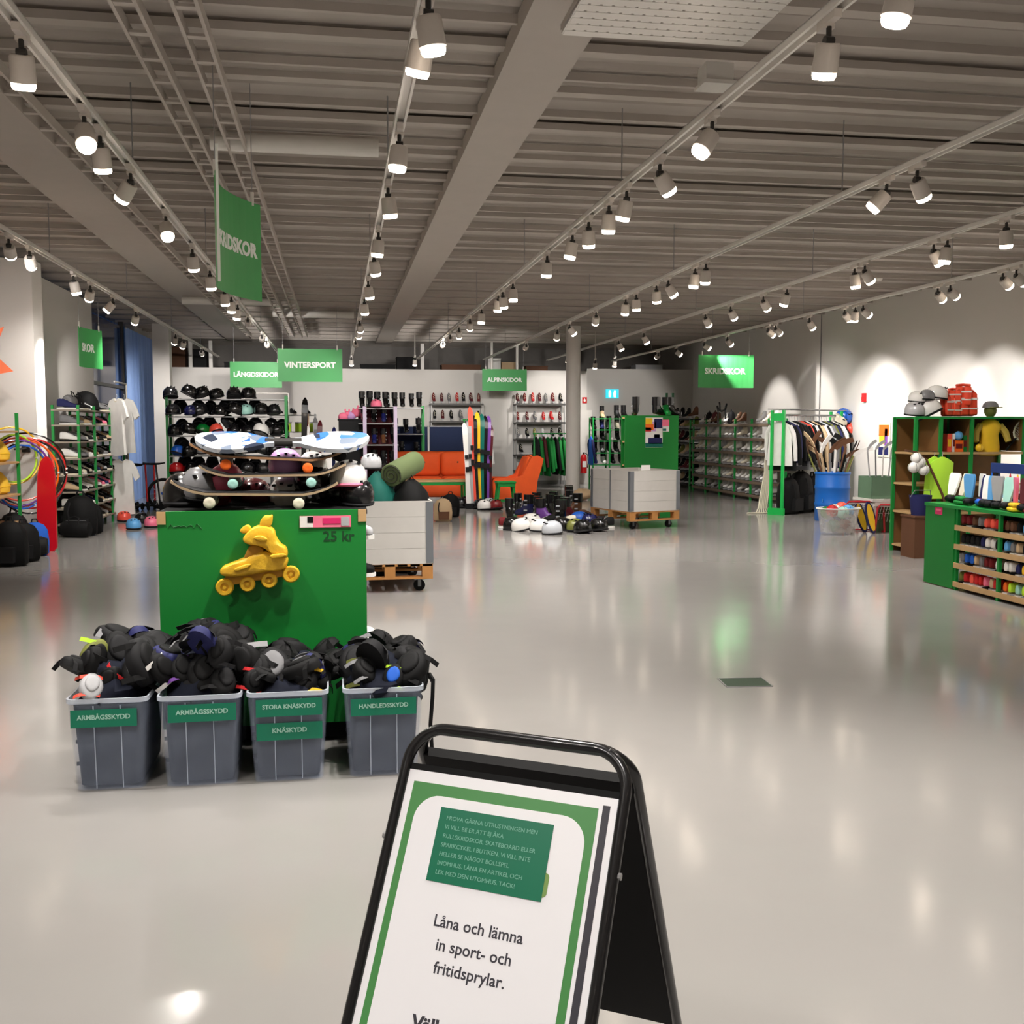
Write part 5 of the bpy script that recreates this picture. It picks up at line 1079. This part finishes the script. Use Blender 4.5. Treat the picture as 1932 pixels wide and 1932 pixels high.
# ================================================================ RIGHT SIDE: CLOTHES RACK, STICK BARREL, GOALS
random.seed(51)
cr_M = T(7.62,17.15,0) @ RZ(math.radians(38))
cr = tag(thing('clothes_rack', M=cr_M), 'bright green clothes rack full of hockey jerseys beside the blue barrel', 'clothes rack')
Lr = 2.3
BRG = mat('bright_green_enamel', (30,190,84), rough=.35, var=.04)
for x in (0,Lr):
    for y in (-.11,.11): MB().box((x,y,.92),(.045,.045,1.84)).build('upright', BRG, cr)
    MB().box((x,0,1.72),(.035,.2,.13)).build('cross_plate', BRG, cr); MB().box((x,0,.06),(.06,.3,.12)).build('foot', BRG, cr)
MB().cyl((0,0,1.76),(Lr,0,1.76),.018,n=10).build('rail', GREYM, cr, True)
mb = MB()
for k in range(6): mb.cyl((0,-.2+k*.08,1.86),(Lr,-.2+k*.08,1.86),.006,n=5)
for k in range(12): mb.cyl((k*Lr/11,-.2,1.855),(k*Lr/11,.2,1.855),.006,n=5)
mb.build('wire_top', GREYM, cr)
JC = ['white','black','navy','white','black','charcoal','grey','coral','black','white','black','beige','black','charcoal','silver','black','olive','navy','black','white','black']
for k, c in enumerate(JC):
    jack.copy(f'{CW(c)} jersey, {ORD[k]} from left on the bright green clothes rack', 'jersey', cr_M @ T(.09+k*(Lr-.18)/20,0,1.70) @ RZ(PI/2+random.uniform(-.1,.1)) @ Matrix.Scale(random.uniform(1.0,1.25),4), 'jerseys on the green clothes rack', {'body': cm(c), 'sleeve': cm(c if k % 3 else random.choice(['white','black','grey']))})
for k, (x, c, s) in enumerate(((.35,'black',1.3),(.8,'black',1.5),(1.25,'charcoal',1.3),(1.7,'black',1.5),(2.1,'black',1.2))):
    sack.copy(f'{c} hockey kit bag under the green clothes rack, {ORD[k]} from left', 'bag', cr_M @ T(x,-.05,.0) @ Matrix.Scale(s,4), 'kit bags under the clothes rack', {'body': cm(c)})
for k, (px, py) in enumerate(((1495,962),(1522,962))):
    a = on_z(px, py); t = tag(thing('leg_pad', M=T(a.x,a.y+.1,0) @ RZ(.3)), f'light grey goalie leg pad on the floor before the clothes rack, {("left","right")[k]} one', 'leg pad', 'goalie leg pads')
    cushion((0,0,.07),(.55,.25,.14),.05).build('pad_body', cm('light_grey'), t, True)
    for x in (-.15,.15): MB().box((x,0,.145),(.03,.24,.012)).build('strap', cm('charcoal'), t)
rp = tag(thing('rope_bundle', M=T(*on_z(1440,968))), 'cream rope bundle hanging down at the left post of the clothes rack', 'rope')
for k in range(6):
    x = .03*k-.05
    MB().tube([(.12+x*.3,.2,1.0),(.08+x*.6,.1,.7),(x,.02,.35),(x-.05,-.02,.1),(x-.12+.02*k,-.08,.012),(x-.3+.03*k,-.1,.012)],.013,6).build('rope_strand', cm('cream'), rp, True)
for k, (px, py, c) in enumerate(((1590,790,'blue'),(1580,800,'cream'),(1602,815,'coral'),(1598,830,'black'),(1585,835,'charcoal'),(1605,850,'charcoal'))):
    a = on_y(px, py, 18.6); helm.copy(f'{CW(c)} helmet hanging at the right end of the clothes rack, {ORD[k]} from top', 'helmet', Matrix.Translation(a) @ RZ(.5) @ RX(.6) @ Matrix.Scale(1.25,4), 'helmets at the end of the clothes rack', {'shell': cm(c, True)}, skip=('chin_strap',))
hst = tag(MB().cyl((0,0,0),(0,0,1.75),.02,n=8).box((0,0,.02),(.4,.4,.04)).build('helmet_post', DARKM), 'dark post carrying helmets right of the clothes rack', 'post'); a = on_y(1592,800,18.55); hst.location = (min(a.x,9.45),18.6,0)
# blue barrel with sticks
a = on_z(1584,985); bx, by = a.x, a.y+.28
BLU = mat('blue_barrel_plastic', (6,92,178), rough=.4, var=.05)
br = tag(thing('stick_barrel', M=T(bx,by,0)), 'blue plastic barrel holding a spray of hockey sticks', 'barrel')
MB().lathe([(.001,.0),(.26,0),(.275,.02),(.275,.24),(.285,.26),(.285,.29),(.275,.31),(.275,.52),(.285,.54),(.285,.57),(.275,.59),(.275,.78),(.268,.8),(.255,.8),(.255,.03),(.001,.03)],28).build('barrel_wall', BLU, br, True)
MB().lathe([(.277,.765),(.287,.775),(.287,.8),(.277,.81),(.25,.81),(.25,.765)],28).build('barrel_rim', BLU, br, True)
MB().box((-.24,-.15,.35),(.09,.004,.05),rz=.9).build('label', cm('light_blue'), br)
SK = ['beige','black','brown','grey','beige','charcoal','olive','cream','brown','black','beige','grey','white','olive','brown','black']
for k, c in enumerate(SK):
    a_ = 2*PI*k/len(SK)+random.uniform(-.2,.2); r_ = .10+.08*(k % 2); tl = .22+.16*random.random()
    dx, dy = math.cos(a_), math.sin(a_)*.5
    stick.copy(f'{CW(c)} hockey stick in the blue barrel, {ORD[k]} counted round from the right', 'hockey stick', T(bx-dx*r_*.4,by-dy*r_*.4,.04) @ Matrix.Rotation(tl*(1 if True else 0), 4, Vector((-dy,dx,0))) @ RZ(random.uniform(-2,2)) @ Matrix.Scale(random.uniform(.95,1.15),4), 'hockey sticks in the barrel', {'shaft': cm(c), 'stick_blade': cm(random.choice(['black','beige','white','brown']))})
# translucent tub of toys, red goal, paddles
MESHP = clear_plastic('white_tub_plastic', (232,230,226), .3)
a = on_z(1596,1010); tub = tag(thing('toy_tub', M=T(a.x,a.y+.25,0)), 'translucent white tub of balls and toys before the blue barrel', 'tub')
MB().loft([[(math.cos(2*PI*j/24)*r*1.15, math.sin(2*PI*j/24)*r*.85, z) for j in range(24)] for r,z in ((.22,.005),(.27,.36),(.28,.37),(.265,.365),(.21,.02))]).build('tub_wall', MESHP, tub, True)
MB().torus((0,0,.37),.275,.012,'Z',26,6,Matrix.Diagonal((1.15,.85,1,1))).build('tub_rim', cm('white'), tub, True)
for k, (x, y, z, c) in enumerate(((-.12,-.05,.27,'red'),(.02,-.1,.25,'mint'),(.14,-.02,.27,'light_blue'),(-.02,.08,.27,'white'),(.1,.1,.3,'coral'),(-.14,.08,.24,'green'),(-.1,-.06,.06,'teal'),(.08,-.06,.06,'dark_red'),(.0,.06,.08,'blue'))):
    ball.copy(f'{CW(c)} ball in the translucent tub, {("upper","lower")[z<.1]} layer', 'ball', tub.matrix_world @ T(x,y,z-.03) @ Matrix.Scale(.85,4), 'balls in the tub', {'ball_skin': cm(c, True)})
RED = mat('red_goal_tube', (178,28,40), rough=.35, var=.05)
def goal(label, M, w_, h_, d_):
    g = tag(thing('mini_goal', M=M), label, 'goal')
    MB().tube([(0,0,.015),(.03,0,h_-.05),(.07,0,h_),(w_-.07,0,h_),(w_-.03,0,h_-.05),(w_,0,.015)],.015,8).build('goal_frame', RED, g, True)
    MB().tube([(0,0,.015),(0,d_,.015),(w_,d_,.015),(w_,0,.015)],.013,8).build('ground_bar', RED, g, True)
    for x in (.05,w_-.05): MB().tube([(x,0,h_-.02),(x,d_*.5,h_*.6),(x,d_,.02)],.01,6).build('side_bar', RED, g, True)
    mb = MB()
    for k in range(9):
        x = .05+(w_-.1)*k/8; mb.tube([(x,.01,h_-.02),(x,d_*.5,h_*.6),(x,d_,.03)],.003,4)
    for k in range(6):
        f = k/5; mb.tube([(.05,d_*f,h_-.02-(h_-.05)*f*f*.9),(w_-.05,d_*f,h_-.02-(h_-.05)*f*f*.9)],.003,4)
    mb.build('net', cm('white'), g)
a = on_z(1580,1005); b = on_z(1688,1012)
goal('red tubed mini goal with a net right of the toy tub', T(a.x+.05,a.y-.08,0) @ RZ(-.1), .62, .46, .35)
goal('smaller red tubed mini goal beside the white table', T(a.x+.48,a.y-.2,0) @ RZ(-.3), .42, .42, .3)
for k, (px, py, c1, rz, lean) in enumerate(((1632,1004,'yellow',.1,-.28),(1648,1006,'navy',.15,-.2))):
    a = on_z(px, py); t = tag(thing('paddle_board', M=T(a.x-.02,a.y-.05,0) @ RZ(rz) @ RY(lean) @ RX(-.1)), f'{c1} rimmed swing paddle leaning on the mini goals, {("left","right")[k]} one', 'paddle', 'paddles by the goals')
    o = [(.075*math.cos(2*PI*i/20), .24+.24*math.sin(2*PI*i/20)) for i in range(20)]
    b1 = MB().prism(o,-.012,.012).build('paddle_rim', cm('navy'), t, True); b1.matrix_local = STAND
    o2 = [(x*.7,(y-.24)*.85+.24) for x,y in o]; b2 = MB().prism(o2,.012,.016).build('paddle_face', cm('yellow'), t, True); b2.matrix_local = STAND
# white table with green crate
a = on_z(1722,1012)
wt = slat_table('white table carrying a grey-green crate right of the mini goals', T(a.x+.05,a.y+.75,0), .85, .6, .5, WHITEM, WHITEM, 0, 'white_table')
gc = tag(thing('green_crate', M=T(a.x-.12,a.y+.75,.5)), 'grey-green crate standing on the white table', 'crate')
GC = mat('grey_green_paint', (92,122,96), rough=.6, var=.1)
for (c, d) in (((0,-.2,.16),(.44,.02,.32)),((0,.2,.16),(.44,.02,.32)),((-.21,0,.16),(.02,.4,.32)),((.21,0,.16),(.02,.4,.32)),((0,0,.01),(.42,.4,.02))): MB().box(c,d).build('crate_side', GC, gc)
for k in range(4): 
    stick.copy(f'pale wooden bat in the grey-green crate, {ORD[k]} from left', 'bat', gc.matrix_world @ T(-.12+k*.08,0,.03) @ RY(-.12+.07*k) @ Matrix.Scale(.62,4), 'bats in the crate', {'shaft': cm(('light_grey','grey','white','light_grey')[k]), 'stick_blade': cm('light_grey')})
gb2 = tag(MB().box((0,0,.2),(.17,.2,.4)).box((0,0,.41),(.19,.22,.02)).build('green_bin', mat('dark_green_bin', (60,82,48), rough=.6)), 'narrow dark green bin under the white table', 'bin'); gb2.location = (a.x-.1,a.y+.7,0)
# bundle of pale wooden sticks on the table
for k in range(9):
    t = tag(thing('wooden_club', M=T(a.x+.2+.035*(k%5),a.y+.65+.05*(k//5),.505) @ RY(-.2+.05*k) @ RX(.08*(k%3)-.08)), f'pale wooden club in the bundle on the white table, {ORD[k]} from left', 'club', 'wooden clubs on the white table')
    MB().cyl((0,0,0),(0,0,.42),.014,.02,n=8).build('club_shaft', cm(('beige','cream','brown')[k%3]), t, True); MB().blob((0,0,.44),(.028,.022,.05),8,6).build('club_head', cm(('cream','beige','pink')[k%3]), t, True)
a = on_z(1730,1008); sack.copy('white and orange soft sack on the floor left of the near green shelf', 'bag', T(a.x,a.y+.1,0) @ Matrix.Scale(.85,4), None, {'body': cm('cream'), 'front_pocket': cm('orange'), 'strap': cm('dark_red')})
a = on_z(1733,1015); sack.copy('small dark red sack before the white and orange one', 'bag', T(a.x+.05,a.y-.05,0) @ Matrix.Scale(.45,4), None, {'body': cm('dark_red'), 'front_pocket': cm('olive')})
# wall poster and red alarm on the right wall
a = on_x(1668,830,XR-.01); wp = tag(thing('wall_poster', M=T(XR-.012,a.y,a.z)), 'framed orange and blue picture on the bright right wall', 'picture')
MB().box((0,0,0),(.01,.42,.62)).build('sheet', cm('cream'), wp)
for (y, z, w_, h_, c) in ((0,.17,.34,.2,'orange'),(.05,.0,.2,.15,'yellow'),(-.08,.05,.1,.3,'purple'),(0,-.2,.34,.14,'navy')): MB().box((-.007,y,z),(.004,w_,h_)).build('print_patch', cm(c), wp)
a = on_x(1630,750,XR-.03); al = tag(MB().box((XR-.03,a.y,a.z),(.05,.09,.16)).box((XR-.06,a.y,a.z-.02),(.02,.05,.06)).build('alarm_box', cm('red')), 'small red alarm box on the right wall', 'alarm box')
# ================================================================ RIGHT FAR CUBBY SHELF
ct = on_y(1728,787,11.5)
cu = tag(thing('cubby_shelf', M=T(6.87,11.5,0)), 'tall green cubby shelf with life jackets on top at the right', 'shelf')
CW_, CD, CHh = 1.45, .5, 1.67
BRB = mat('cubby_brown_board', (120,84,44), rough=.6, var=.15)
for x in (0,.33,.74,1.45):
    for y in (0,.48): MB().box((x,y,CHh/2),(.04,.03,CHh)).build('upright', GREENM, cu)
    if x > 0: MB().box((x,.25,1.45),(.015,.46,.4)).build('divider', BRB, cu)
for z in (.08,.5,.85,1.23,1.66): MB().box((CW_/2,.25,z),(CW_,.46,.025)).box((CW_/2,-.004,z),(CW_,.018,.03)).build('shelf', GREENM if z > 1.5 else WOOD, cu)
MB().box((CW_/2,.505,CHh/2),(CW_,.01,CHh)).build('back_panel', BRB, cu)
C0 = cu.matrix_world
# on top: white gloves, helmets, orange life jackets
for k, (x, z, c, s) in enumerate(((.06,1.68,'light_grey',1.0),(.12,1.84,'white',.8),(.28,1.68,'white',1.2),(.38,1.88,'white',1.0),(.22,1.86,'grey',.8))):
    helm.copy(f'{CW(c)} helmet on top of the cubby shelf, {("lower left","upper left","lower right","upper right","middle")[k]} of the white cluster', 'helmet', C0 @ T(x,.15+.05*(k%2),z+.014) @ RZ(.5*k) @ RX(-.5 if k==2 else .1) @ Matrix.Scale(s,4), 'white helmets on the cubby shelf', {'shell': cm(c, True)}, skip=('chin_strap',))
lj = Proto('life_jacket')
for s in (-1,1): lj.part('front_foam', cushion((s*.075,-.05,.2),(.14,.08,.38),.03), mat('orange_red_nylon', (244,76,44), rough=.5, var=.1))
lj.part('back_foam', cushion((0,.05,.2),(.3,.08,.38),.03), mat('orange_red_nylon', (244,76,44)))
lj.part('collar', MB().tube([(-.1,-.04,.38),(-.12,.04,.42),(0,.09,.44),(.12,.04,.42),(.1,-.04,.38)],.03,8), mat('orange_red_nylon', (244,76,44)))
lj.part('reflective_band', MB().box((0,-.094,.28),(.29,.006,.035)).box((0,-.094,.12),(.29,.006,.025)), cm('white'), smooth=False)
for k, (x, z, s) in enumerate(((.56,1.675,.62),(.68,1.675,.6),(.80,1.675,.75),(.62,1.80,.5),(.74,1.80,.62))):
    lj.copy(f'orange life jacket on top of the cubby shelf, {ORD[k]} of the pile', 'life jacket', C0 @ T(x,.2,z+.002) @ RZ(.3-.2*k) @ RX(-.1) @ Matrix.Scale(s,4), 'orange life jackets', None)
# objects in cubbies
for k, (x, w_, h_, c, lb) in enumerate(((.50,.06,.22,'coral','coral box in the middle cubby'),(.56,.03,.22,'white','thin white box in the middle cubby'),(.63,.12,.14,'orange','orange box in the middle cubby'),(.71,.05,.2,'green','green folder in the middle cubby'))):
    t = tag(thing('game_box', M=C0 @ T(x,.12,1.245)), lb+' of the green shelf', 'box'); MB().box((0,.05,h_/2),(w_,.18,h_)).build('box_body', cm(c), t); MB().box((0,-.042,h_/2),(w_*.7,.004,h_*.4)).build('front_print', cm('dark_red' if c != 'coral' else 'yellow'), t)
ball.copy('blue ball on the boxes in the middle cubby', 'ball', C0 @ T(.63,.1,1.388) @ Matrix.Scale(.5,4), None, {'ball_skin': cm('light_blue', True)})
ball.copy('yellow ball in the right cubby', 'ball', C0 @ T(.86,.02,1.245) @ Matrix.Scale(.45,4), None, {'ball_skin': cm('yellow', True)})
# white balls in a net at the left post
for k, (dx, dz) in enumerate(((-.10,1.06),(-.02,1.12),(-.07,1.17),(.03,1.03))):
    ball.copy(f'white ball hanging in the net left of the cubby shelf, {ORD[k]} from below', 'ball', C0 @ T(dx,-.15,dz-.06) @ Matrix.Scale(.62,4), 'white balls in the net', None)
nb = tag(MB().tube([(-.22,-.15,1.27),(-.08,-.15,1.25),(.06,-.15,1.16),(.16,-.15,.98),(.28,-.15,.75),(.36,-.15,.55)],.014,6).build('bent_branch', cm('brown'), None, True), 'bent brown stick leaning across the lime vest', 'stick'); nb.matrix_world = C0
# lime vest hanging
for k, (dx, y, c, s) in enumerate(((.30,-.1,'lime',.72),(.22,-.06,'lime',.66))):
    jack.copy(('lime high-visibility vest hanging on the cubby shelf front','lime high-visibility vest half hidden behind the front one')[k], 'vest', C0 @ T(dx,y,1.22) @ RZ(.2*k) @ Matrix.Scale(s,4), 'lime vests', {'body': mat('lime_vest_cloth',(196,255,70),rough=.6,var=.08)}, skip=('sleeve',))
bk_ = tag(thing('navy_bucket', M=C0 @ T(-.03,-.2,.5)), 'navy bucket left of the lime vest', 'bucket')
MB().lathe([(.001,0),(.1,0),(.13,.24),(.125,.24),(.095,.015),(.001,.015)],20).build('bucket_wall', cm('navy'), bk_, True); MB().tube([(-.13,0,.22),(-.1,-.04,.3),(.1,-.04,.3),(.13,0,.22)],.006,6).build('handle', GREYM, bk_, True)
bst = tag(MB().box((-.03,-.2,.24),(.3,.3,.48)).box((-.03,-.2,.49),(.32,.32,.02)).build('bucket_stand', cm('brown')), 'brown box stand under the navy bucket', 'stand'); bst.matrix_world = C0
# yellow mannequin figure with a cap
ym = tag(thing('dressed_dummy', M=C0 @ T(1.06,.12,1.20)), 'display dummy in yellow rain clothes and grey cap at the right', 'dummy')
MB().loft([[(math.cos(2*PI*j/14)*rx, math.sin(2*PI*j/14)*ry, z) for j in range(14)] for z,rx,ry in ((0,.12,.09),(.1,.13,.1),(.25,.11,.08),(.36,.15,.09),(.42,.1,.07),(.45,.04,.04),(.5,.04,.04))]).build('rain_jacket', cm('yellow'), ym, True)
for s in (-1,1): MB().tube([(s*.13,0,.37),(s*.2,-.02,.28),(s*.22,-.06,.17)],[.045,.045,.035],8).build('sleeve', mat('khaki_yellow', (196,168,70), rough=.6), ym, True)
MB().blob((0,0,.55),(.07,.08,.09),12,8).build('head_form', cm('olive'), ym, True)
MB().lathe([(.1,.0),(.095,.015),(.085,.05),(.05,.08),(.001,.085)],16,T(0,0,.58)).build('cap', cm('grey'), ym, True); MB().box((0,-.1,.585),(.12,.1,.01)).build('cap_peak', cm('olive'), ym)
# green display board further right
gbd = tag(MB().box((0,0,.9),(.7,.02,1.75)).box((-.33,.05,.05),(.05,.3,.1)).box((.33,.05,.05),(.05,.3,.1)).build('green_board', GREEN), 'plain green display board behind the blue rail at the right edge', 'board'); gbd.location = (8.35,11.0,0)
# ================================================================ BLUE RAIL WITH HANGING SWIM THINGS + NEAR SHELF
nm_ = T(5.78,9.44,0) @ RZ(-PI/2)          # local x runs towards the viewer, front faces the aisle
nr = Rack('shoe_shelf', 'low green shelf of colourful small shoes at the right edge', 'shoe shelf', nm_ @ T(.5,0,0), 2.3, .5, .78, [.07,.25,.43,.61], [.02,.66,1.30,2.28], GREENM, WOOD, back=cm('charcoal'), pw=.03, edge=WOOD)
MB().box((-.245,0,.40),(.49,.022,.78)).build('green_side_board', GREEN, nr.root)
MB().box((.9,.25,.79),(2.8,.54,.03)).build('top_board', GREENM, nr.root)
MB().box((1.15,.3,.02),(2.26,.4,.04)).build('plinth', cm('black'), nr.root)
bay = [[['dark_red','dark_red','brown','grey','coral','coral','red'],['brown','brown','black','light_blue','blue','light_blue','navy']],
       [['charcoal','black','charcoal','charcoal','navy','white','white','black'],['light_blue','grey','beige','charcoal','lime','green','black']],
       [['grey','blue','blue','beige','grey','dark_red','dark_red','white'],['white','white','navy','yellow','yellow','blue','black']],
       [['olive','red','coral','red','red','pink','beige','red'],['orange','lime','mint','lime','red','orange','yellow']]]
lv = [.61,.43,.25,.07]
for b_ in (0,1):
    for r in range(4):
        row = bay[r][b_]; n = len(row); x0 = .04+b_*.64; w_ = .6
        for k, c in enumerate(row):
            shoe.copy(f'{CW(c)} small shoe, {ORD[k]} from left on {ORD[r]} shelf of the {("first","second")[b_]} bay, right-edge shelf', 'shoe', nr.M @ T(x0+w_*(k+.5)/n,.13,lv[r]+.001) @ RZ(PI+random.uniform(-.15,.15)) @ Matrix.Scale(.8,4), 'small shoes on the right-edge shelf', {'upper': cm(c), 'sole': cm(random.choice(['white','black','light_grey'])), 'laces': cm(random.choice(['white','black',c]))})
# pink label on the side board and things on top
lb_ = tag(thing('paper_label', M=nm_ @ T(.24,-.013,.735)), 'pink paper label at the top of the green side board', 'label'); MB().box((0,0,0),(.12,.003,.07)).build('label_paper', mat('magenta_print',(222,44,110)), lb_); MB().box((0,-.0025,.01),(.08,.002,.02)).build('label_print', cm('pink'), lb_)
br_ = tag(thing('blue_rail_stand', M=nm_ @ T(1.0,.35,.805)), 'stand with a blue rail full of hanging swim goggles at the right edge', 'display stand')
MB().box((.0,0,.36),(.95,.04,.09)).build('rail', mat('navy_rail',(28,52,110),rough=.4), br_)
for x in (-.44,.44): MB().box((x,.02,.17),(.03,.03,.34)).build('upright', DARKM, br_); MB().box((x,.02,.01),(.04,.2,.02)).build('foot', DARKM, br_)
gog = Proto('swim_goggles')
gog.part('strap', MB().tube([(0,0,0),(.012,0,-.05),(.02,0,-.12),(0,0,-.16),(-.02,0,-.12),(-.012,0,-.05)],.006,5,True), cm('blue'))
for s in (-1,1): gog.part('lens_cup', MB().blob((s*.022,-.008,-.155),(.02,.012,.016),8,6), cm('light_blue', True))
GCOL = ['blue','light_blue','lime','navy','green','light_blue','red','dark_red','blue','yellow','navy','lime','blue','coral','teal','light_blue','red','navy','green','blue']
for k, c in enumerate(GCOL):
    gog.copy(f'{CW(c)} swim goggles, {ORD[k]} from left on the blue rail', 'goggles', br_.matrix_world @ T(-.43+k*.045,-.035-.02*(k%2),.31-.03*(k%3)) @ Matrix.Scale(1.15,4), 'swim goggles on the blue rail', {'strap': cm(c), 'lens_cup': cm(random.choice(['light_blue','white','charcoal',c]), True)})
# soft things heaped on top of the near shelf
TOPS = [(.16,.15,'white'),(.24,.2,'cream'),(.40,.12,'green'),(.5,.25,'white'),(.55,.1,'light_blue'),(.64,.2,'dark_red'),(.7,.12,'navy'),(.78,.1,'white'),(.86,.2,'beige'),(.9,.08,'light_blue'),(.98,.1,'light_grey'),(1.06,.15,'white'),(1.12,.08,'mint'),(1.2,.12,'pink'),(1.26,.08,'yellow'),(1.32,.2,'red'),(1.36,.08,'maroon'),(1.45,.12,'dark_red'),(1.5,.2,'coral'),(1.58,.1,'purple')]
for k, (x, y, c) in enumerate(TOPS):
    if k % 3 == 2:
        t = tag(thing('folded_towel', M=nm_ @ T(x,y,.806) @ RZ(random.uniform(-.5,.5))), f'{CW(c)} folded towel on top of the right-edge shelf, {ORD[k]} item from the left', 'towel', 'things on top of the right-edge shelf')
        cushion((0,0,.022),(.15,.11,.04),.015).build('lower_fold', cm(c), t, True); cushion((0,.005,.06),(.145,.1,.035),.014).build('upper_fold', cm(c), t, True)
    else:
        t = tag(thing('swim_fin', M=nm_ @ T(x,y,.806) @ RZ(random.uniform(-.4,.4)) @ RX(random.uniform(-.3,.05))), f'{CW(c)} swim fin standing on top of the right-edge shelf, {ORD[k]} item from the left', 'swim fin', 'things on top of the right-edge shelf')
        MB().loft([[(-w_,-.012,z),(w_,-.012,z),(w_,.012,z),(-w_,.012,z)] for z,w_ in ((.08,.035),(.16,.05),(.27,.062),(.30,.05))]).build('fin_blade', cm(c), t, True)
        MB().loft([ell((0,y_,.04),rx,rz,10,.2) for y_,rx,rz in ((-.06,.015,.015),(-.04,.04,.032),(.03,.042,.04),(.06,.03,.035))]).build('foot_pocket', cm('charcoal' if c != 'navy' else 'blue'), t, True)
cg = tag(thing('helmet_net', M=nm_ @ T(1.62,.3,.806)), 'cream padded hat block at the right edge above the shelf', 'hat block')
MB().blob((0,0,.36),(.12,.12,.15),16,10).build('dome', cm('cream'), cg, True); MB().cyl((0,0,0),(0,0,.25),.03,n=10).build('stem', cm('olive'), cg, True); MB().cyl((0,0,0),(0,0,.015),.08,n=14).build('foot', cm('olive'), cg, True)
rk8 = tag(thing('tennis_racket', M=C0 @ T(1.28,.1,1.26) @ RY(.7)), 'pale tennis racket leaning behind the blue rail', 'racket')
MB().torus((0,0,.34),.1,.011,'Y',24,6,T(0,0,-.14) @ Matrix.Diagonal((1,1,1.4,1))).build('racket_frame', cm('cream'), rk8, True)
mb = MB()
for k in range(-4,5): mb.box((k*.02,0,.336),(.002,.002,.24)).box((0,0,.336+k*.028),(.17,.002,.002))
mb.build('strings', cm('white'), rk8); MB().cyl((0,0,0),(0,0,.2),.014,n=8).build('handle', cm('charcoal'), rk8, True)
# ================================================================ clean up the off-stage prototypes
for p_ in PROTOS:
    for o in reversed(p_.items): bpy.data.objects.remove(o)
# every repeated label must single out one thing: add the place within its group where two would coincide
seen = {}
for o in [o for o in COL.objects if o.parent is None and 'label' in o.keys()]: seen.setdefault(o['label'], []).append(o)
for lb, os_ in seen.items():
    if len(os_) > 1:
        os_.sort(key=lambda o: o.matrix_world.translation.x)
        for k, o in enumerate(os_): o['label'] = f'{lb}, {ORD[k]} from left'
